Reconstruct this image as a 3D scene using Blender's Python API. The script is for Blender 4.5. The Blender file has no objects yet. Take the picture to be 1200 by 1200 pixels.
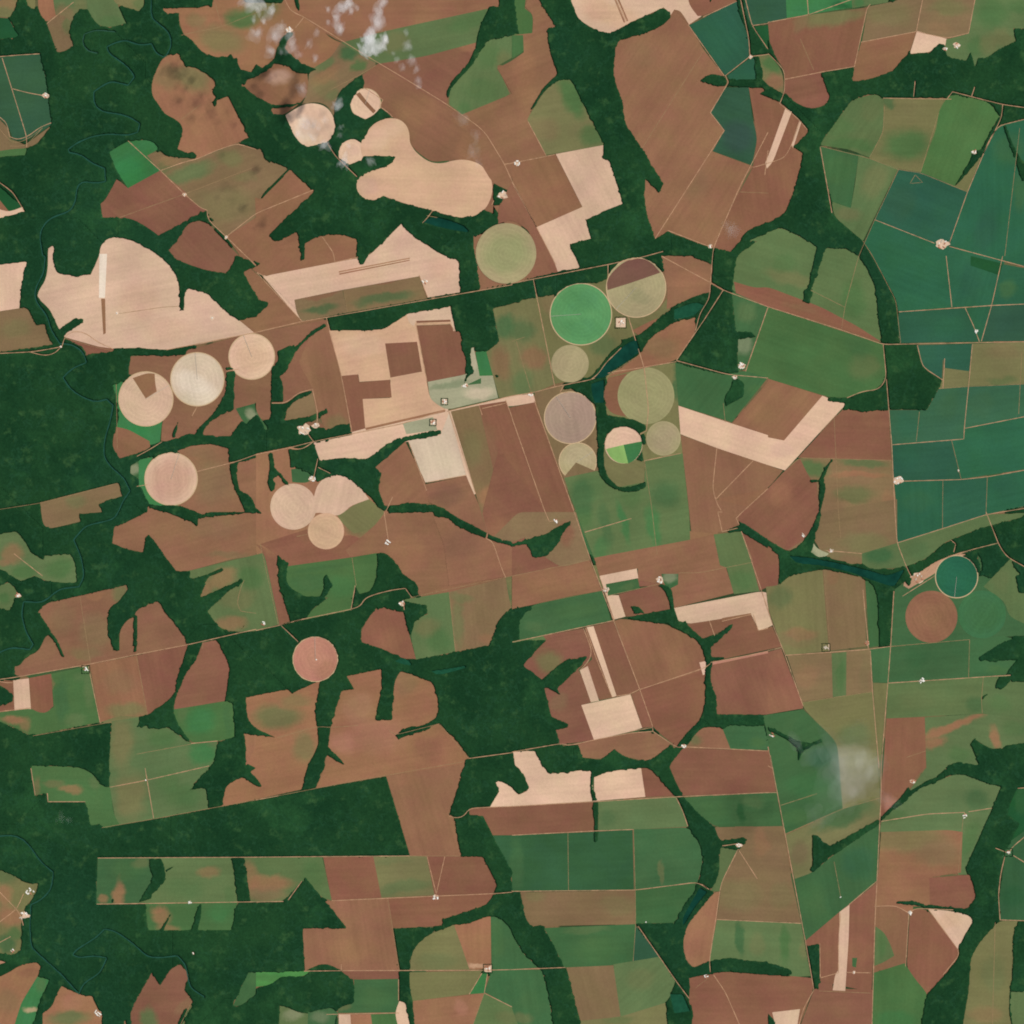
# Farmland from orbit: fields, pivot circles, creek woods, tracks, farmyards, thin clouds.
# One photograph cell = 12 m; x east, y north, z up.
import bpy, math, random
import numpy as np
S = 12.0
CAM_H = 40000.0
scene = bpy.context.scene
COL = scene.collection
rng = random.Random(7)

# ---------------------------------------------------------------- camera
cd = bpy.data.cameras.new('camera'); cam = bpy.data.objects.new('camera', cd); COL.objects.link(cam)
cam.location = (0, 0, CAM_H); cam.rotation_euler = (0, 0, 0)
cd.sensor_fit = 'HORIZONTAL'; cd.sensor_width = 36.0
cd.lens = 36.0 * CAM_H / (1200 * S)
cd.clip_start = 100.0; cd.clip_end = 200000.0
scene.camera = cam
# ---------------------------------------------------------------- light: morning sun in the east-north-east
SUN_EL, SUN_AZ = math.radians(50), math.radians(62)      # azimuth clockwise from north
world = bpy.data.worlds.new('World'); scene.world = world; world.use_nodes = True
wn = world.node_tree.nodes; wl = world.node_tree.links
sky = wn.new('ShaderNodeTexSky'); sky.sky_type = 'NISHITA'; sky.sun_disc = False
sky.sun_elevation = SUN_EL; sky.sun_rotation = SUN_AZ
wl.new(sky.outputs[0], wn['Background'].inputs['Color']); wn['Background'].inputs['Strength'].default_value = 0.07
sd = bpy.data.lights.new('sun', 'SUN'); sun = bpy.data.objects.new('sun', sd); COL.objects.link(sun)
sd.energy = 4.0; sd.angle = math.radians(.5); sd.color = (1.0, .955, .90)
sun.rotation_euler = (math.pi / 2 - SUN_EL, 0, math.pi - SUN_AZ)
sun.location = (4000, 3000, 9000)
vs = scene.view_settings
vs.view_transform = 'Standard'; vs.look = 'None'; vs.gamma = 1; vs.use_curve_mapping = False
vs.exposure = 0.62
scene.render.engine = 'CYCLES'
scene.render.resolution_x = scene.render.resolution_y = 1024
scene.cycles.volume_bounces = 4
scene.cycles.transparent_max_bounces = 96
scene.cycles.pixel_filter_type = 'BLACKMAN_HARRIS'; scene.cycles.filter_width = 1.9

ALB = (.60, .60, .578)      # picture tone to surface albedo at this exposure
PAL = dict(
 B1=(138,99,75), B2=(132,90,71), B3=(150,107,80), B4=(170,126,102), DB=(112,80,68), PR=(176,122,104),
 O1=(127,104,76), O2=(116,112,75), O3=(94,112,72), G1=(76,108,64), G2=(62,116,68), GB=(52,126,66),
 G3=(66,100,63), DG=(36,82,48), DG2=(55,91,59), DT=(52,86,64), DS=(56,72,70),
 T1=(48,95,68), T2=(48,90,68), T4=(42,97,70), T3=(58,98,70),G4=(62,104,66), PG=(158,156,126), GL=(130,165,95), GL2=(78,132,70), GP=(90,140,90),
 P1=(209,174,148), P2=(200,161,131), P3=(207,185,160), P4=(176,138,110), PW=(222,205,186), PK=(196,160,142),
 K1=(164,150,114), K2=(148,142,102), KG=(132,148,96), PM=(165,138,122), DK=(90,60,40))
FIELDS = '''
@21
S O1|105,640 240,600 380,690 400,700 400,1000 440,1080 245,1040 160,850
S O2|430,890 600,960 620,960 640,1060 560,1085 500,1090 440,1050 420,980
S O2|470,230 560,290 680,260 725,200 740,250 690,290 640,330 600,370 520,385 460,300
S B1|940,880 1200,980 >31 0,1110 >22 1100,40 980,20
@22
S G3|290,-10 360,200 400,218 360,60
S B1|825,90 960,88 970,115 830,135
S B2|585,305 700,325 690,345 590,350
@12
S B1|750,370 1200,290 1200,320 780,405
@02
S O2|465,990 525,955 650,945 655,975 525,990
@11
S P1|15,75 50,95 195,250 225,305 190,280
S P1|450,812 900,712 905,755 450,850
S B3|0,925 170,890 200,905 180,1080 0,1200
@33
S B2|240,1030 490,1040 490,1060 240,1055
S B3|500,640 680,640 680,690 600,690
@20
S B1|740,40 790,40 845,115 820,125
@30
S O3|720,790 950,890 930,920 700,820
@00
F O2|small olive and brown field in the very top left corner|0,0 108,0 60,60 45,82 0,72|b:30,10,60,30,0,B3,.5
F DG|dark green scrubby plot at the left edge below the corner field|0,76 40,86 70,140 88,165 72,178 0,190
F O2|thin olive strip beside the brown patch on the top edge|112,0 165,0 165,45 145,40 125,15
F B3|small pinkish brown plot on the top edge left of the green one|180,0 245,0 262,60 270,72 245,92 215,100 190,70 178,30
F O3|mottled green field on the top edge joined to a brown strip|240,0 405,0 418,42 372,45 345,90 345,130 300,90 262,72 255,40|b:300,60,60,40,0,O1,.7 b:380,20,40,40,0,O2,.6
F O1|narrow brown field hanging into the western forest near the top|220,110 240,85 268,70 300,72 330,100 345,130 330,140 345,215 305,240 268,246 245,180|b:320,110,25,60,0,G1,.5
F O3|olive green wedge pointing right on the top edge|400,0 505,0 592,110 510,130 450,115 436,85 412,60|b:520,100,60,30,0,G1,.4
F O2|thin olive tongue on the top edge right of the green wedge|495,0 668,0 677,25 652,54 610,40 540,20|b:650,20,30,30,0,G1,.5
F DT|dark green square field at the left edge crossed by tan tracks|0,272 188,252 215,370 242,585 190,620 120,660 60,655 45,600 0,480|b:100,400,150,150,0,G3,.3
F O1|grey green striped terrace field at the left edge with curved tracks|0,490 40,600 50,650 120,680 190,625 242,588 175,675 125,695 60,700 0,725|b:60,600,30,60,0,G1,.5
F G1|thin green strip along the river forest below the terraces|0,720 60,698 125,695 120,728 60,730 0,745
F DG|dark green triangle plot at the left edge above a pale strip|0,800 105,970 40,995 0,955
F B1|narrow brown rim at the left edge above the pale strip|0,840 45,995 0,1000
F P1|pale strip of bare soil at the left edge north of the river bend|0,955 40,995 105,970 115,992 0,1045
F B3|mottled brown field with dark burnt spots beside the meandering river|750,285 790,258 835,250 870,310 925,318 1005,375 1010,400 995,430 1020,470 1070,450 1165,645 1110,670 1010,705 925,745 870,712 832,700 860,610 842,570 765,530 745,490 712,450 712,385|b:780,360,70,60,30,O2,.5 b:900,370,90,60,30,O2,.8
F G2|bright green field with five straight sides cut by a track|512,712 600,660 690,655 730,670 742,700 688,730 750,800 600,882 545,800|b:600,800,80,80,0,GB,.5
F O1|olive strip between the bright green field and the forest finger|688,730 742,708 800,735 925,745 1020,708 1110,668 1165,690 >10 0,700 25,697 42,745 >00 1200,790 870,910 752,800|b:780,780,60,30,-20,G1,.4 b:880,820,140,40,-20,O3,.8 b:1080,740,60,40,0,O2,.8 b:800,760,50,20,0,B3,.5
F B2|reddish brown field below the bright green one|548,838 600,882 750,800 970,985 900,1020 840,1080 745,1105 690,1065 620,1025 480,1020 472,955 495,935|b:640,990,120,30,0,B1,.5 b:760,900,100,60,0,B1,.4
F O1|olive brown field with a dark smudge beside the gravel track|870,910 1200,788 >10 42,745 130,780 150,792 20,940 30,950 >00 1200,1020 1060,1110 975,1030 970,985 940,975| b:1050,960,140,80,0,O2,.5 b:1150,830,60,30,0,O2,.5
F B2|brown wedge field between two forest fingers south of the olive one|790,1170 860,1075 900,1035 970,1040 1130,1210 >01 1090,45 1060,80 980,70 830,25
F B1|brown field above the pale strip with a stubby forest finger|>00 1060,1110 1200,1020 >10 -5,925 25,935 150,790 175,800 275,900 60,1105 90,1135 190,1085 200,1130 205,1180 215,1230 >11 370,30 50,95 >01 1200,80 1120,0 >00 1120,1190
@10
F B3|pinkish brown field mottled with burnt patches and a forest comb|-250,35 -210,15 -130,0 -100,0 -50,10 120,15 180,0 210,60 290,120 350,180 400,200 350,270 290,325 250,335 210,330 160,300 95,280 0,360 -40,330 -70,330 -85,300 -90,270 -120,280 -200,265 -260,240 -290,195 -340,165 -360,100 -360,60 -420,65 -440,40|b:30,20,90,70,0,G1,.6 b:-70,90,80,60,0,G1,.9 b:-170,185,120,60,20,O2,.7 b:-280,90,50,40,0,O2,.5 b:240,170,100,60,0,B1,.6
F B1|small pink brown field with dark burnt spots enclosed by forest|-70,400 -45,375 0,360 95,290 140,300 180,340 240,345 250,420 235,450 200,490 130,540 80,535 70,510 0,455 -20,440| b:100,360,60,40,0,PK,.5
F O1|green brown mixed field north of the pale lobed field|250,330 350,270 400,195 460,240 560,290 560,310 490,350 400,420 370,480 365,550 340,500 300,480 260,480 215,490 240,440|b:440,250,50,45,30,G3,.9 b:320,300,60,30,-30,O3,.8 b:480,310,50,20,-30,G1,.8 b:320,400,60,50,0,O2,.5 b:350,440,40,20,-40,O3,.5 b:330,355,80,30,-30,B3,.5
F B1|wide brown field on the top edge behind the wispy clouds|175,0 1140,0 1140,30 1090,40 700,125 610,145 500,180 400,200 300,140 220,80|b:900,30,200,30,-10,B2,.4 b:260,190,60,50,0,B3,.5 b:230,60,60,20,0,B3,.6 b:450,100,80,60,0,B3,.5
F O3|long green band crossing the brown land under the clouds|400,200 610,145 700,125 1090,40 1050,120 1030,200 800,262 700,300 570,300 460,240|b:1000,100,120,40,-15,G1,.5 b:650,200,70,50,0,O2,.6
F B2|red brown field north of the diagonal track|570,300 800,262 1030,200 1040,215 980,320 900,400 895,500 780,430|b:1000,220,50,25,0,B3,.6
F O3|olive green field right of the thin forest finger|1090,185 1200,165 >20 60,0 >10 1200,270 1130,310 1190,440 1000,560 905,490 905,420 1010,310 1060,225|b:1090,260,50,60,0,G1,.5 b:1150,280,40,60,0,O2,.5 b:1060,420,90,60,0,G1,.4 b:980,520,40,40,0,G1,.5
F G1|green plot between the top forest and the brown field|>20 0,0 70,0 60,40 100,70 95,155 0,165|b:70,90,40,40,0,O3,.5
F B1|large brown field east of the pale lobed field|>10 500,350 570,300 780,430 900,500 1040,590 1075,620 1165,770 >20 -90,860 >10 1115,920 1110,1000 1070,985 1110,900 1100,820 1040,765 960,748 820,760 740,700 715,640 700,590 640,550 580,500 595,470 505,410|b:760,520,100,80,0,B3,.4 b:1000,700,60,80,0,B3,.5 b:850,620,100,80,0,B1,.3
F P1|roundish pale field dusted with cloud left of the pivots|138,540 200,500 250,482 310,490 350,520 372,575 368,625 335,670 290,690 260,692 215,680 175,630 155,580|b:230,600,60,60,0,PW,.5 b:260,600,60,40,0,PK,.5
D P1|small pale pivot circle with a brown stripe inside forest|513,487,72
C P1|small pinkish pivot circle touching the pale lobed field|445,712,62|b:440,700,40,30,0,PK,.4
F P2|large sandy lobed field shaped like merged pivot circles|495,655 520,630 530,600 575,565 620,553 670,557 705,585 720,625 720,670 750,715 810,760 870,768 930,750 990,748 1050,768 1095,815 1110,870 1105,920 1080,975 1040,1005 990,1025 930,1020 820,985 700,955 595,918 575,935 540,942 500,930 475,900 468,860 480,825 520,805 600,785 640,760 655,735 500,732 490,700|b:560,650,70,60,0,P1,.5 b:520,870,50,50,0,PK,.35 b:640,600,60,50,0,P1,.4 b:900,880,120,90,0,P2,.4
F B1|brown triangle field south of the forest with a pale track|100,1160 200,1125 310,1105 350,1092 410,1098 470,1115 480,1150 465,1200 >11 470,20 370,30 215,50 210,0
F B1|brown patch between the lobed field and the green pivot|>10 1110,960 >20 0,960 60,1100 20,1090 >10 1150,1050 1070,1080 1030,1100 1018,1105 1022,1190 >11 1040,100 1050,160 1200,130 >21 200,75 0,-100
@20
F B1|brown field holding the green block right of the pale olive plot|0,165 95,155 100,70 60,30 100,0 160,60 215,130 165,145 170,210 210,345 145,420 90,520 75,560 160,730 0,765 0,900 -90,860 -150,760 -210,620 -290,560 0,440 -70,320 0,285 55,245 50,165|b:60,350,60,150,0,B3,.5 b:120,60,60,60,0,B1,.3
F G1|green block on the brown field near the forest finger|0,165 52,165 55,240 0,275
F O2|olive field with a green right half south of the thin creek|75,550 150,430 210,375 275,370 360,540 430,675 430,682 200,720 160,725 72,570|b:280,450,50,120,-25,G1,.9 b:380,640,70,50,0,G1,.7 b:150,600,80,60,0,O1,.4
F B1|square brown field left of the pale notched field|0,765 205,722 330,970 115,1065 0,855|b:200,900,100,80,0,B3,.5
F P1|pale notched field along the broad central forest|205,722 430,680 425,745 455,750 520,955 440,985 395,1010 345,1030 370,1118 270,1145 300,1200 >21 320,55 210,75 >20 115,1065 330,970|b:320,850,60,100,0,PK,.25
F B2|brown strip running beside the green pivot|0,855 115,1065 205,1245 >21 215,75 60,110 110,0 >20 80,1080 0,1030 >10 1130,1050 1140,960
F P1|pale bare field on the top edge cut by dark stripes|245,0 830,0 870,75 890,75 830,115 790,50 760,45 745,70 730,50 710,35 545,110 470,155 440,155 390,140 310,90|b:450,60,150,60,20,P2,.7
F B2|brown corner field on the top edge right of the pale one|830,0 1055,0 1050,10 895,75 870,75 825,15
F B1|very large brown field west of the dark teal fields|545,180 640,150 720,110 760,45 830,120 900,235 995,355 1015,385 930,528 995,610 940,710 672,1120 635,1020 620,930 625,840 690,905 710,860 605,700 530,580 520,500 475,360 485,215 500,190|b:830,220,150,120,0,B1,.2 b:600,250,80,80,0,O1,.25
F B1|brown field bounded by the airstrip track south of the teal square|940,710 1130,780 1100,820 950,1160 900,1150 730,1085 672,1120|b:850,850,80,100,0,O1,.4 b:800,1050,100,60,0,B1,.2
F T2|dark teal quadrilateral field left of the creek with a jagged west edge|830,118 1055,5 1060,50 1110,180 1110,265 1000,355|b:950,180,150,120,0,T1,.5
F T2|small dark teal plot between the track and the forest finger|1010,355 1110,275 1135,270 1145,375 1020,375
F DT|dark slate green five sided field in the brown land|1000,410 1110,410 1125,540 1150,650 1125,775 940,708 998,612 930,530|b:1060,640,80,80,0,DS,.5
F B2|brown field with the pale runway strip|1110,410 1200,415 >30 -40,440 60,480 145,560 190,610 180,640 120,685 165,715 130,870 80,1000 0,1045 >20 1110,1080 1065,1130 1050,1180 1000,1180 950,1160 1000,1020 1130,785 1150,650|b:>30 60,640,60,80,0,B1,.3
F G2|deep green field right of the creek on the top edge|1080,0 >30 82,0 85,88 0,105 >20 1125,120 1090,60|b:>20 1140,60,60,40,0,T1,.5
F DG|small dark triangular plot by the creek fork|1135,125 1200,118 >30 30,250 >20 1200,230 1145,140
F O2|brown plot with a green corner beside the track fork|1140,262 1200,255 >30 0,250 60,320 75,380 70,440 0,400 >20 1170,370 1150,290|b:>30 20,310,60,40,20,G1,.9 b:>30 30,390,50,40,0,B1,.8
@30
F DT|teal corner of the field on the top edge|-120,0 85,0 88,85 0,105 -75,120 -110,60
F G2|bright green plot on the top edge with a village of dots beside it|80,0 390,0 395,35 188,68 88,85|b:340,20,50,20,0,DG,.6
F O3|green plot on the top edge right of the dotted settlement|385,0 600,0 560,12 395,38|b:420,10,30,20,0,G2,.6
F B2|red brown square field below the top right tracks|0,108 188,70 465,35 405,312 250,338 80,372 78,330 50,290 10,220|b:300,80,160,50,-8,O2,.95 b:150,110,30,50,30,O1,.6
F O1|olive brown field on the top edge above the red brown one|470,30 600,5 740,0 700,150 440,198|b:560,60,120,60,0,O2,.5
F O1|olive brown field on the top edge above the pale wedge|740,0 985,0 940,158 840,180 700,145|b:850,40,100,40,0,O2,.8 b:800,130,60,30,0,B1,.3
F B1|brown field with a ragged southern forest edge|436,200 695,148 660,252 630,275 590,330 530,355 440,380 395,382 405,312
F P1|pale wedge field above the dark forest in the top right|698,145 838,182 830,215 800,205 765,245 665,252
F O3|green olive field filling the top right corner|985,0 1200,0 1200,110 1170,140 1150,130 1160,190 1120,225 1080,230 1020,275 985,270 970,312 945,250 930,285 880,285 845,270 830,240 835,185 940,158|b:1050,60,80,80,0,G1,.7 b:1170,30,50,40,0,G1,.6 b:1100,180,60,50,0,O2,.6 b:980,220,50,50,0,G1,.6 b:1030,210,40,60,0,O2,.5
F B2|blunt reddish brown field poking down into forest below the red square|80,372 248,340 292,455 260,500 200,510 140,490 75,445
F O3|light green field with many angled corners and a curved lower edge|240,680 395,465 505,440 540,460 550,500 545,600 610,800 580,780 480,740 380,700|b:330,600,80,60,0,G1,.5 b:400,680,140,30,5,G1,.8 b:480,520,50,50,0,O2,.2
F O2|olive field with a straight top beside the dark forest|540,458 835,462 800,520 790,600 715,808 610,790 475,745 500,700 545,600|b:650,680,120,80,0,G1,.9 b:560,480,30,30,0,G3,.7 b:680,520,80,40,0,O2,.4
F G1|smooth green field left of the thin creek in the top right|835,462 870,440 1040,480 1085,545 1050,600 1010,700 960,740 875,870 715,808 790,600 800,520|b:950,650,100,150,0,G1,.4
F O2|small olive strip between the creek and the teal fields|1000,730 935,898 870,880 960,745
F G3|green block with an olive right side below the light green field|240,685 425,725 388,975 300,945 270,830|b:330,800,80,80,0,G1,.5
F O3|olive field tapering down to the forest fork|425,725 610,790 445,1130 310,1015 298,945 388,975 410,850|b:500,850,60,90,20,O2,.5 b:380,1010,60,40,0,O1,.3
F T2|dark teal square field with a farm triangle at its top|612,795 720,808 935,900 850,1145 780,1142 500,1032|b:620,950,80,90,0,DT,.6 b:850,1020,80,60,0,T1,.2
F T1|teal field on the right edge crossed by a straight track|935,900 1010,720 1080,590 1200,540 1200,1200 >31 1200,70 1100,20 950,-20 >30 850,1150|b:1020,1080,60,120,15,T2,.9 b:1130,700,80,80,0,G3,.5 b:1180,900,40,100,0,G3,.6
F T1|teal field south of the dark teal square|500,1032 790,1140 850,1150 840,1200 >31 862,240 612,262 600,200 490,0 >30 450,1140|b:640,1130,100,80,0,T1,.5
F T1|teal wedge field east of the farmyard|>30 850,1155 1000,1185 1110,1225 >31 1048,232 862,240 840,0|b:>31 950,120,60,100,0,T2,.5
@01
F P1|pale bare field at the left edge above the olive wedge|-10,50 128,26 105,110 90,245 -10,272
F O1|olive wedge field at the left edge above the western road|0,272 125,240 170,325 212,318 220,370 250,415 0,462|b:80,340,80,40,0,O2,.5
F P1|large pale bare field with lobed sides in the west|>00 225,1165 250,1150 255,1165 245,1200 >01 262,70 280,85 350,92 425,88 445,45 465,0 >00 470,1160 490,1125 545,1108 640,1135 690,1160 760,1210 >01 800,50 835,105 845,230 865,170 885,152 930,165 975,172 1000,210 1025,215 1060,265 1120,300 1195,360 950,410 780,440 620,430 550,435 480,430 320,385 300,380 275,340 235,250 175,195 180,165 215,110 225,50|b:330,250,90,60,0,PK,.25 b:650,220,100,100,0,P2,.3 b:800,350,120,60,0,P2,.25 b:1000,300,60,60,0,PK,.3
F B2|brown sliver between the pale field and the western road|310,385 460,425 540,435 510,460 460,490 415,505 410,470 390,430|b:450,440,60,20,0,B2,.3
F B1|brown land around the upper pair of western pivot circles|610,470 720,465 800,470 870,445 1120,375 1200,358 >11 330,298 385,500 430,740 450,825 >01 1200,760 1165,790 1130,770 1080,845 1000,850 935,840 880,830 840,855 780,870 755,865 760,780 810,650 800,600 700,545 605,555|b:>11 250,500,100,150,0,B2,.4 b:>11 350,760,80,30,0,G3,.5 b:>01 1110,540,60,60,0,B1,.3
F G2|green fringe hugging the lower side of the left pivot circle|528,605 580,585 555,640 560,700 590,760 660,800 720,790 760,775 750,870 705,890 640,860 545,800 560,760|b:640,820,60,30,20,GB,.5
F B1|triangular brown field below the left pivot circle|540,800 600,812 700,868 705,895 640,935 560,948 525,895
F B1|brown land around the solitary pink pivot circle|830,915 890,890 1000,880 1070,900 1080,965 1110,970 >11 150,905 165,1000 165,1060 70,1130 75,1200 >12 60,90 30,200 0,190 >02 1200,205 1090,220 890,275 820,280 770,200 700,110 680,120 672,190 580,170 527,145 535,70 610,40 690,0 >01 690,1175 700,1165 850,1150 900,1050 900,970|b:>01 1000,1060,100,120,0,O1,.7 b:>02 1000,60,150,60,0,O1,.4 b:>02 1080,200,120,20,0,O1,.8 b:>01 950,920,80,30,0,O1,.4
F G2|green crescent on the left rim of the pink pivot circle|650,955 720,940 690,985 672,1040 690,1100 750,1150 840,1170 760,1178 690,1165 650,1110
F G3|pale green corner plot west of the pink pivot circle|610,985 650,958 650,1045 612,1020|b:630,1000,30,30,0,PG,.6
D P1|pale pivot circle with a dark brown notch at its top|684,670,128
F B1|dark brown wedge cut into the left pivot circle|622,572 690,548 725,552 728,600 735,635 683,668
D P3|greyish white pivot circle between two pink ones|925,578,126|b:900,600,100,50,20,PW,.6 b:950,660,80,40,0,PW,.4
D P1|pale pivot circle at the right end of the western trio|1180,471,108|b:1180,480,90,80,0,P2,.4
D P1|solitary pinkish pivot circle ringed with green at its left|802,1045,124|b:800,1050,110,110,0,PR,.4
F O1|olive brown field above the river bend in the west|188,1155 558,1062 572,1125 500,1148 462,1165 480,1200 >02 372,10 375,45 240,78 210,68 198,40|b:350,1150,60,30,0,O3,.4
F G3|greenish triangle where the creek forks below the upper pivots|1105,715 1200,690 >11 -5,685 5,740 60,810 0,840 >01 1200,745 1160,795 1135,770|b:1170,740,30,30,0,PG,.6
F B1|brown triangle field between the creek forks|960,800 1098,722 1135,770 1080,840 1000,848 940,835
@11
F B1|brown diagonal field between the pale strips and the pivot trio|-100,-10 20,100 215,305 330,295 0,358 >01 1195,362 1120,300 1170,290 1200,285 >11 0,280 55,215 20,210 -20,150 -50,215 >01 1140,205 1090,130 1060,85 1120,75
F P1|pale L shaped field above the long central road|35,100 60,90 370,30 480,10 >10 480,1200 530,1200 640,1090 685,1045 710,1060 740,1110 880,1200 >11 940,10 960,60 955,170 805,195 765,95 400,160 180,205 190,250|b:450,80,150,60,0,P2,.3 b:870,60,60,60,0,P2,.3
F O1|olive and brown strip field under the pale L shaped one|180,205 405,160 430,265 215,305 190,265|b:300,250,90,20,-10,G3,.7 b:300,190,90,14,-10,B2,.7
F O1|longer olive and brown strip field ending at a small green farm|408,160 765,95 800,200 430,265|b:600,200,150,25,-10,G3,.7 b:600,115,150,14,-10,B2,.7
F B1|brown field bordering the central tan field|385,290 345,350 400,560 450,820 330,830 280,700 270,630 200,500 250,380 330,325|b:330,600,60,80,0,B2,.3 b:380,780,60,40,0,O2,.5
F O1|small olive plot inside the creek loop|150,690 265,640 285,740 140,775 145,720
F P2|tan stepped field in the centre with brown blocks cut in it|342,350 600,345 705,272 910,236 935,350 915,355 910,320 750,325 800,590 815,670 890,720 510,808 500,670 630,665 630,580 485,590 480,555 400,562|b:500,420,120,60,0,P1,.4 b:750,640,80,60,0,P2,.3
F B2|square brown block set in the tan field|605,410 755,402 778,542 630,570
F B2|brown hook shaped block at the left of the tan field|402,562 478,555 485,592 628,580 636,662 500,670 512,808 450,825
F B2|tall brown block at the right of the tan field|752,326 910,322 935,355 960,352 962,430 985,480 980,555 805,590
F PG|pale grey green field below the tall brown block|805,590 985,555 1010,540 1000,430 1020,428 1050,560 1110,560 1135,665 890,722 815,672|b:900,610,100,20,-10,G3,.4 b:1050,640,80,30,0,P3,.6 b:1020,480,20,60,0,P3,.3
F G2|bright green little plot below the central forest block|1028,450 1090,440 1112,560 1048,562
F G3|tiny green wedge beside a white farm|985,605 1055,572 1055,598
F O2|olive and brown field on the right of the central forest block|1110,245 1200,225 >21 110,180 200,600 110,640 >11 1140,665 1110,560 1080,450 1140,400|b:1160,330,60,60,0,G3,.8 b:>21 50,350,60,60,0,G3,.6 b:1150,500,50,80,0,B1,.6 b:>21 100,480,60,60,0,B1,.7 b:>21 50,600,60,60,0,O3,.8
F P1|long pale strip under the brown diagonal stripe|270,875 690,790 880,745 905,725 1140,668 1200,655 >21 100,645 110,685 0,705 >11 1045,700 905,730 1030,1115 1020,1120 985,1030 800,1060 715,870 640,880 590,925 530,955 400,945 300,960|b:500,870,120,50,0,P1,.3
F P3|cream tilted rectangle field with a thin brown frame below|715,865 865,840 905,735 985,1025 790,1062|b:850,950,80,80,0,P3,.3
F PG|tiny pale green plot by the square farmyard|688,785 830,755 850,815 705,835
F B1|brown field enclosed by the curving creek|560,990 700,870 795,1060 810,1160 690,1165 600,1170 570,1110 585,1020
F B1|dark brown rectangle below the cream field|795,1070 985,1030 1060,1200 >12 1080,100 1000,80 920,30 >11 890,1190 810,1155|b:900,1120,80,50,0,DB,.4
F O1|olive brown tall field right of the cream rectangle|905,730 1045,700 1130,1075 >12 1200,60 1180,120 1080,90 >11 1030,1115|b:1010,900,60,90,0,O2,.5 b:1100,1130,60,50,0,B3,.9
F B2|tall reddish brown strip field with a pale border|1045,700 1170,680 >21 0,760 155,1200 >22 170,40 80,20 90,110 30,140 0,140 >11 1200,1170 1130,1080|b:1100,900,40,150,-15,O1,.3 b:>21 60,1050,60,120,0,B2,.4
F B2|tall brown strip field on the west side of the central road|>21 -20,712 110,685 290,1200 >22 305,20 275,30 170,40 150,0 >21 155,1200|b:>21 120,1000,60,150,0,B2,.4
F B3|brown field around the overlapping pale pivot circles|0,925 145,905 165,1000 250,1040 300,1020 500,1100 620,1200 >12 610,20 830,30 880,150 910,260 820,370 770,385 700,300 610,190 560,195 100,290 40,310 0,200|b:>12 500,60,80,50,0,O2,.9 b:>12 200,200,150,50,0,B2,.5 b:>12 700,200,100,100,0,B3,.5
F G3|olive green patch at the right edge of the pale pivot circles|165,1000 220,992 270,1040 240,1065 170,1060
F O2|olive wedge beside the pale crescent pivot|>11 530,1140 600,1195 >12 600,10 540,80 460,100 410,60 380,15 >11 430,1190 450,1170
C P1|pale pivot circle left of the farm with white sheds|>11 175,1175,108
F P1|pale crescent shaped pivot circle with an olive right end|285,1075 330,1030 380,1020 440,1045 490,1085 530,1140 445,1170 415,1200 >12 380,20 290,0 250,15|b:>11 400,1100,80,60,0,P1,.3
@21
F O2|olive ground west of the green pivot circle|100,180 200,180 180,260 440,60 470,110 480,300 620,320 560,380 470,440 370,570 250,590 200,600|b:180,220,50,50,0,O1,.6 b:420,420,70,60,40,G3,.5
F O2|olive land around the large olive pivot circle|440,540 765,500 800,935 620,970 600,860 560,780 440,740|b:770,600,20,80,0,G3,.8
F G3|dark green field spreading right of the olive pivots|765,500 1000,560 1060,540 1100,540 1200,570 1030,780 780,700|b:900,640,100,60,20,G3,.3 b:1150,640,40,40,0,G1,.5
C K1|pale olive green pivot circle above the long central road|-28,-12,142|b:-28,-12,120,100,0,KG,.5
D GP|bright green pivot circle near the lake|323,273,145|b:300,210,100,60,0,G2,.35 b:330,340,110,50,0,G2,.25
D K1|pivot circle split into dark brown above and pale olive below|582,148,140|b:600,200,60,40,0,G3,.2
F DB|dark brown upper segment of the two tone pivot circle|448,160 443,120 470,75 520,30 570,12 620,12 665,40 695,78 560,125
C K1|small olive pivot circle south of the bright green one|272,505,88
D PM|large mauve pink pivot circle streaked with pale rows|273,758,122
F B2|brown crescent on the west side of the large olive pivot|450,570 540,550 500,620 500,700 560,755 480,745 440,710 430,640
C K2|large olive pivot circle split by a track|628,655,133
C K1|medium olive pivot circle beside the four coloured one|710,855,81|b:710,855,60,60,0,PM,.25
D K1|olive partial pivot circle with a brown triangle bite|308,963,88|b:308,940,80,60,0,P3,.2
F O1|brown triangular bite in the partial pivot circle|300,968 395,1010 390,1200 255,1100 240,1040
F O3|green field with soft bright bands below the partial pivot|245,1040 430,1000 470,1090 620,1060 625,960 800,925 830,1200 >22 835,130 570,180 385,218 300,0 >21 270,1120|b:560,1130,60,60,0,G1,.5 b:>21 360,1090,80,60,0,G2,.2 b:>22 330,20,60,60,0,G1,.8 b:>22 665,70,36,110,-10,G2,.7 b:>22 520,60,22,110,-15,G2,.7 b:>22 770,60,40,100,-8,O3,.5 b:>22 420,160,40,60,0,G2,.5 b:>21 330,1130,60,90,0,G3,.7 b:>21 720,1120,80,70,0,G3,.6 b:>22 440,60,30,120,-12,G3,.5
C P1|small pivot circle coloured pale above and green below|523,885,88
F G2|bright green sector in the four coloured pivot circle|523,885 612,868 605,920 575,958 545,972
F GL|light green sector in the four coloured pivot circle|523,885 545,972 500,972 460,945 440,905
F B1|brown field in the loop of the road near the lake|700,0 860,0 940,40 990,160 920,170 850,190 770,230 725,250 730,160 710,60|b:850,120,100,60,0,B3,.5
F B1|brown and olive field between the lake and the forest triangle|560,350 680,290 860,290 860,360 770,490 600,530 440,570 590,470 640,400|b:700,430,80,50,0,O1,.5 b:800,330,50,40,0,B3,.5
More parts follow.
